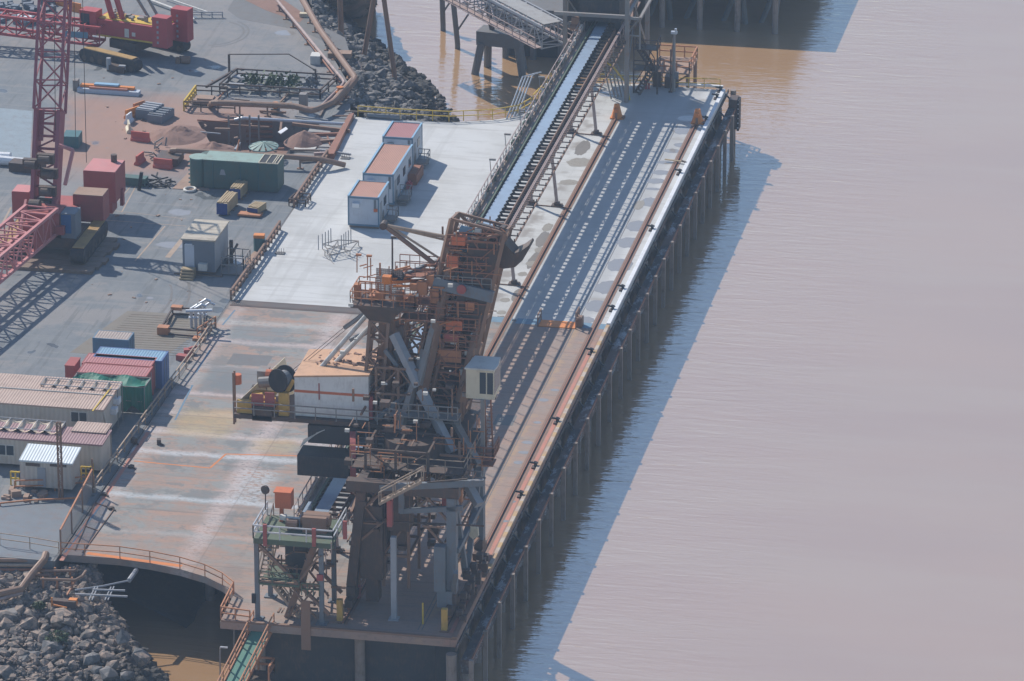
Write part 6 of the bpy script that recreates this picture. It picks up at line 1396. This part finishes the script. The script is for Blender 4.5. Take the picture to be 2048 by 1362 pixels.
b=B(); b.box((-57,-60,1.0),(-51.2,-55.5,2.0)); b.cyl((-54.2,-57.6,2.0),1.6,.5,20); b.build('car_body','steel_dark',c1)
b=B(); b.box((-56.2,-60.5,2.5),(-52.3,-52,3.3)); b.box((-55.8,-60.2,3.3),(-52.8,-57.5,4.4)); b.build('upper_frame','crane_house',c1)
def cbox(xl,xr,yb,zb,zt,dep,name,mat,Y=None,top=None):
    a=g(xl,yb,zb); c=g(xr,yb+.065*(xr-xl),zb); b=B(); b.box((a.x,a.y,zb),(c.x,a.y+dep,zt)); o=b.build(name,mat,c1)
    if top: b=B(); b.box((a.x+.03,a.y+.03,zt),(c.x-.03,a.y+dep-.03,zt+.05)); b.build('top',top,o)
    return a,c
cbox(147,207,442,1.7,4.3,2.2,'counterweight','crane_house',top='soil_tan'); cbox(25,60,436,1.7,4.3,2.0,'counterweight','crane_house',top='crane_pink_l'); a,c=cbox(168,232,402,1.9,4.9,3.6,'engine_house','crane_house',top='crane_pink_l')
b=B(); b.cyl((c.x-.9,a.y+3,4.95),.3,.7,10); b.build('exhaust','steel_dark',c1); b=B(); b.box((c.x-.9,a.y-.2,.9),(c.x-.3,a.y+1.5,1.9)); b.box((c.x-.1,a.y+1.8,1),(c.x+.2,a.y+2.4,2.6)); b.build('access_step','crane_house',c1)
a=g(122,472,2.2); b=B(); b.box((a.x,a.y,2.0),(a.x+1.4,a.y+2.0,4.4)); cb=b.build('operator_cab','shade_grey',c1); b=B(); b.box((a.x+.05,a.y-.02,2.5),(a.x+1.0,a.y,4.3)); b.build('window','blue_glass',cb)
# upright boom
M0=V((-55.2,-56.5,3.2)); Mt=gY(113,-60,-44.5)
dm=(Mt-M0).normalized(); b=B(); b.truss(M0+dm*9.6,Mt,2.5,2.2,2.5,.13,.06,up=(0,-1,1)); b.build('lattice_boom','crane_pink',c1)
b=B(); Ma=M0+dm*9.6
ux=V((1,0,0)); uy=dm.cross(ux).normalized()
for sx in (-1,1):
    b.bar(M0+ux*sx*1.05,Ma+ux*sx*1.1,.35,1.6,up=(0,1,0))
for k in range(9): q_=M0.lerp(Ma,k/8); b.bar(q_-ux*1.1,q_+ux*1.1,.2)
for k in range(8): q_=M0.lerp(Ma,k/8); r__=M0.lerp(Ma,(k+1)/8); b.bar(q_-ux*(1.1 if k%2 else -1.1),r__+ux*(1.1 if k%2 else -1.1),.14)
b.bar(Ma-ux*.85,Ma-dm*2.9-ux*.85,.75,.1,up=(0,1,0)); b.bar(Ma+ux*.85,Ma-dm*2.9+ux*.85,.75,.1,up=(0,1,0))
b.build('boom_foot','crane_pink',c1)
b=B(); q_=M0+V((0,-.4,.6))
for k,(x,y) in enumerate(((88,320),(95,350),(92,385),(88,410),(60,330))): pp=gY(x,y,-57); b.tube([pp-V((.5,0,0)),pp+V((.5,0,0))],.4,12); b.box(pp+V((-.8,.3,-.5)),pp+V((.8,.9,.4)))
each(b,'winches','steel_dark',c1)
b=B(); b.bar(gY(146,300,-54),gY(130,370,-56),.28); b.bar(gY(118,290,-54),gY(146,300,-54),.28); b.bar(gY(100,420,-58),gY(70,500,-60),.3); b.bar(gY(110,455,-58.5),gY(103,420,-57),.35); b.bar(gY(52,400,-57),gY(35,475,-61),.22); b.bar(gY(120,420,-56.5),gY(112,470,-58),.3); b.bar(gY(150,430,-54),gY(180,390,-52),.15); b.bar(gY(115,395,-56),gY(95,455,-58),.25); each(b,'jib_struts','crane_pink_l',c1)
b=B(); 
for k,(x,yt,yb_) in enumerate(((165,-10,325),(148,0,275),(108,-5,260))): b.bar(gY(x,yt,-53),gY(x+ (3 if k else 8),yb_,-53),.05)
each(b,'hoist_rope','steel_dark',c1)
# lowered boom toward the viewer, out of frame at the left
J0=V((-54.6,-59.5,3.6)); Jd=V((-.13,-1,-.006)).normalized(); b=B(); b.truss(J0,J0+Jd*34,3.1,2.3,1.7,.14,.06); b.build('lowered_jib','crane_pink_l',c1)
b=B(); q_=J0+V((-.9,.8,.9)); b.tube([q_-V((.5,0,0)),q_+V((.5,0,0))],.65,16); b.build('sheave','steel_dark',c1)
b=B()
for k in range(20):
    Y=J0.y-.9-k*.25
    b.box((J0.x+1.35-.03*k,Y-.2,2.5),(J0.x+1.4-.03*k,Y,4.6))
b.build('side_plating','crane_house',c1)
t=thing('timber_mats','dark timber mats laid under the pink crane','mats',(-54,-62,0)); 
for k in range(7):
    b=B(); b.box((-59.5,-63.6+1.35*k,0),(-48.9+(.3*(k%3)),-63.6+1.35*k+1.25,.3)); b.build('mat','wood_mat',t)
# second crane
rz2=R(-14); p2=g(265,105); c2=thing('crawler_crane','bright red crawler crane with a long horizontal lattice boom at the top left','crane',(p2.x,p2.y,0))
def F2(u,v,z=0): return V((p2.x+u*math.cos(rz2)-v*math.sin(rz2),p2.y+u*math.sin(rz2)+v*math.cos(rz2),z))
q_=g(222,132); track(V((q_.x,q_.y,0)),7.6,1.1,1.4,R(-26),c2); q_=g(300,100); track(V((q_.x+.6,q_.y+1.5,0)),7.6,1.1,1.4,R(-26),c2)
q_=F2(0,0,0); b=B(); b.obox((q_.x,q_.y,.7),3.4,3.2,.9,R(-26)); b.cyl((q_.x,q_.y,1.5),1.4,.4,18); b.build('car_body','steel_dark',c2)
b=B(); b.obox(F2(.6,0,1.9),8.2,2.9,1.7,rz2); b.build('machine_house','crane_red',c2)
b=B(); b.obox(F2(.6,-1.5,1.85),8.3,.12,.15,rz2); b.obox(F2(.6,0,3.6),7.6,2.2,.08,rz2); b.build('yellow_trim','yellow',c2)
b=B(); 
for k in range(14): u=-2.6+k*.5; b.obox(F2(u,random.uniform(-.6,.8),3.68),random.uniform(.2,.6),random.uniform(.2,.8),random.uniform(.15,.6),rz2)
b.build('deck_machinery','steel_grey',c2)
b=B(); b.obox(F2(-4.2,-1.0,1.9),1.9,1.4,2.5,rz2); cb=b.build('operator_cab','crane_red',c2); b=B(); b.obox(F2(-4.5,-1.72,2.5),1.0,.04,1.6,rz2); b.obox(F2(-5.16,-1.0,2.5),.04,1.1,1.6,rz2); b.build('window','glass',cb)
for u,v,w_,d_,h_ in ((4.2,-1.2,1.7,1.2,3.2),(5.0,1.6,1.9,1.3,3.4)):
    b=B(); b.obox(F2(u,v,1.6),w_,d_,h_,rz2); cw=b.build('counterweight','crane_red',c2)
    b=B()
    for k in range(5): b.obox(F2(u-.2,v-d_/2-.03,2.0+k*.55),.22,.03,.25,rz2)
    b.build('slab_mark','side_grey',cw)
b=B(); b.obox(F2(.2,-1.47,2.1),.5,.04,.9,rz2); b.obox(F2(1.0,-1.47,2.3),.4,.04,.4,rz2); b.build('ladder','off_white',c2)
b=B(); 
for x0_,x1_ in ((232,209),(252,228)): b.bar(gY(x0_,62,p2.y),gY(x1_,-20,p2.y-1),.42)
each(b,'mast','crane_red',c2)
b=B(); 
for x0_,x1_ in ((320,270),(338,292)): b.bar(gY(x0_,72,p2.y+1),gY(x1_,-10,p2.y+2),.22)
each(b,'backhitch','steel_grey',c2)
a=gY(205,68,p2.y-1); c=gY(-60,36,p2.y-.2); b=B(); b.truss(a,c,2.0,1.9,1.7,.13,.06); b.build('lattice_boom','crane_red',c2)
b=B(); q_=gY(155,70,p2.y-2.05); b.box(q_-V((1.3,.02,.3)),q_+V((1.1,.02,.35))); b.build('boom_sign','trim_blue',c2)
t=thing('portable_pump','small dark pump with white fittings in front of the red crane track','pump',g(235,143)); p=g(235,143); b=B(); b.obox((p.x,p.y,0),2.0,.9,.7,R(-15)); b.build('body','steel_dark',t); b=B(); b.tube([p+V((-.9,0,.2)),p+V((-.9,0,1.4))],.25,8); b.obox((p.x+.6,p.y-.3,.4),.7,.4,.4,0); b.build('fitting','side_grey',t)
p=g(372,127); b=B(); b.tube([p+V((-.4,0,.4)),p+V((.4,0,.4))],.4,12); b.obox((p.x-.8,p.y,0),.5,.5,.6,0); tag(b.build('hose_reel','steel_brown'),'small brown hose reel at the right end of the red crane','hose reel')
# ================================================================== LOWER LEFT PIPEWORK
def pipeZ(name,label,pts,r_,mat):
    t=thing(name,label,'pipe',g(pts[0][0],pts[0][1],pts[0][2])); b=B(); b.tube([g(x,y,z) for x,y,z in pts],r_,10); b.build('pipe',mat,t); return t
pipeZ('pipeline','thick tan pipe bending down over the bottom left rubble',((-20,1192,-.9),(42,1178,-.9),(62,1150,-.5),(88,1120,.1),(92,1108,.2)),.3,'pipe_brown')
pipeZ('pipeline','thinner pipe below the thick tan one at the bottom left',((-20,1204,-1.2),(44,1186,-1.2)),.14,'pink_steel')
for k,(y,mt,r_) in enumerate(((1120,'pipe_brown',.18),(1130,'tan_steel',.14),(1139,'rust',.12))):
    pipeZ('pipeline',['upper brown pipe along the front edge of the yard','middle tan pipe along the front edge of the yard','lower rusty pipe along the front edge of the yard'][k],((-20,y,-.2-.3*k),(80+6*k,y+1,-.2-.3*k)),r_,mt)
t=thing('pipe_rack','rusty orange rack carrying short looping pipes over the bottom left rubble','pipe rack',g(120,1150,-1))
b=B()
for pts in (((72,1142,-.6),(150,1141,-.6),(156,1132,-.5)),((80,1158,-.6),(150,1160,-.6),(165,1152,-.4),(172,1142,-.3)),((70,1150,-.8),(100,1150,-.8))): b.tube([g(*q) for q in pts],.12,8)
b.build('loop_pipe','pipe_brown',t)
b=B()
for x in (82,110,140): a=g(x,1142,-.7); b.bar(a-V((0,0,2)),a+V((0,0,.3)),.16); a=g(x+4,1159,-.7); b.bar(a-V((0,0,2)),a+V((0,0,.2)),.14)
b.bar(g(134,1190,-1.4),g(150,1162,-.8),.12); each(b,'rack_post','rail_orange',t)
b=B(); a=g(108,1206,-1.7); b.box(a-V((.3,.2,.4)),a+V((1.8,.4,.3))); b.build('lower_box','steel_dark',t); b=B(); a=g(146,1203,-1.6); b.box(a-V((.3,.3,.25)),a+V((.35,.2,.25))); a=g(106,1206,-1.6); b.bar(a-V((0,.3,.5)),a+V((0,-.3,.6)),.12); b.bar(a+V((0,-.3,.0)),a+V((1.2,-.3,-.2)),.12); b.build('yellow_bracket','orange_barrier',t)
t=thing('aluminium_ladder_frame','pale metal ladder frames jutting out over the dark opening at the lower left','frame',g(200,1185,-1.2))
b=B(); b.tube([g(150,1180,-1),g(205,1172,-.9),g(258,1161,-.8)],.08,8); b.tube([g(258,1161,-.8),g(273,1140,-.7)],.2,8); b.bar(g(150,1188,-1.2),g(255,1193,-1.2),.13); b.bar(g(185,1179,-1),g(250,1181,-1),.12)
for x in (190,222): b.bar(g(x,1174,-.9),g(x-12,1200,-1.4),.09); b.bar(g(x+6,1173,-.9),g(x-6,1200,-1.4),.09)
b.build('tube','side_grey',t)

b=B()
for cx_,cy_,rx_,a0,a1 in ((425,66,3.2,-1.4,1.3),(425,66,3.7,-1.3,1.1),(140,600,9,-.5,.5),(140,600,10.6,-.5,.5)):
    c_=g(cx_,cy_)
    for i in range(20):
        t0=a0+(a1-a0)*i/20; t1=a0+(a1-a0)*(i+1)/20
        b.bar((c_.x+rx_*math.cos(t0),c_.y+rx_*1.3*math.sin(t0),.003),(c_.x+rx_*math.cos(t1),c_.y+rx_*1.3*math.sin(t1),.003),.22,.004)
struct(b.build('tyre_marks','conc_dark'))
b=B(); random.seed(99)
for k in range(70):
    q_=g(random.uniform(120,440),random.uniform(380,620)) if k<30 else g(random.uniform(150,640),random.uniform(120,330)); e=random.uniform(.05,.22); b.obox((q_.x,q_.y,0),e*2,e,e*.5,random.uniform(0,3))
tag(b.build('litter','soil_tan'),'small scraps of timber and rubble littered over the yard','litter',kind='stuff')

b=B(); random.seed(123)
for k in range(90):
    x=random.uniform(700,970); y=random.uniform(850,1010); p=gY(x,y,random.uniform(-131,-124.8)); dd=random.choice([V((1,0,0)),V((0,0,1)),V((0,1,0)),V((0,0,1))]); b.bar(p,p+dd*random.uniform(.4,1.6),random.choice([.05,.07,.1]))
each(b,'walkway_rail','rail_orange',m)
b=B()
for k in range(9): q_=gY(700+28*k,(890,930,905,985,960,1000,875,1030,915)[k],-131+.5*k); b.bar(q_,q_+V((1.6,0,0)),.07); b.bar(q_+V((0,0,-.5)),q_+V((1.6,0,-.5)),.07); b.bar(q_,q_+V((0,0,-1)),.07); b.bar(q_+V((1.6,0,0)),q_+V((1.6,0,-1)),.07)
b.build('walkway_guard','rust_orange',m)
random.seed(44)
spots=[(430,205),(470,198),(520,222),(560,205),(590,232),(610,215),(640,232),(460,250),(430,258),(470,300),(520,300),(580,300),(560,268),(605,250),(640,300),(660,290),(690,222),(665,232),(650,215),(380,262),(395,240)]
for k,(x,y) in enumerate(spots):
    a=g(x,y,.15); a_=random.uniform(-.35,.35) if k%3 else random.uniform(1.2,1.9); L_=random.uniform(1.5,4.2); b=B(); b.bar(a,a+V((math.cos(a_)*L_,math.sin(a_)*L_,random.uniform(0,.25))),random.uniform(.12,.24))
    tag(b.build('loose_pole',['rust','wood_mat','steel_brown','pipe_brown','side_grey'][k%5]),'loose '+['rusty steel','dark timber','brown steel','tan','pale grey'][k%5]+' length lying in the clutter around the excavation','pole','loose lengths round the excavation')
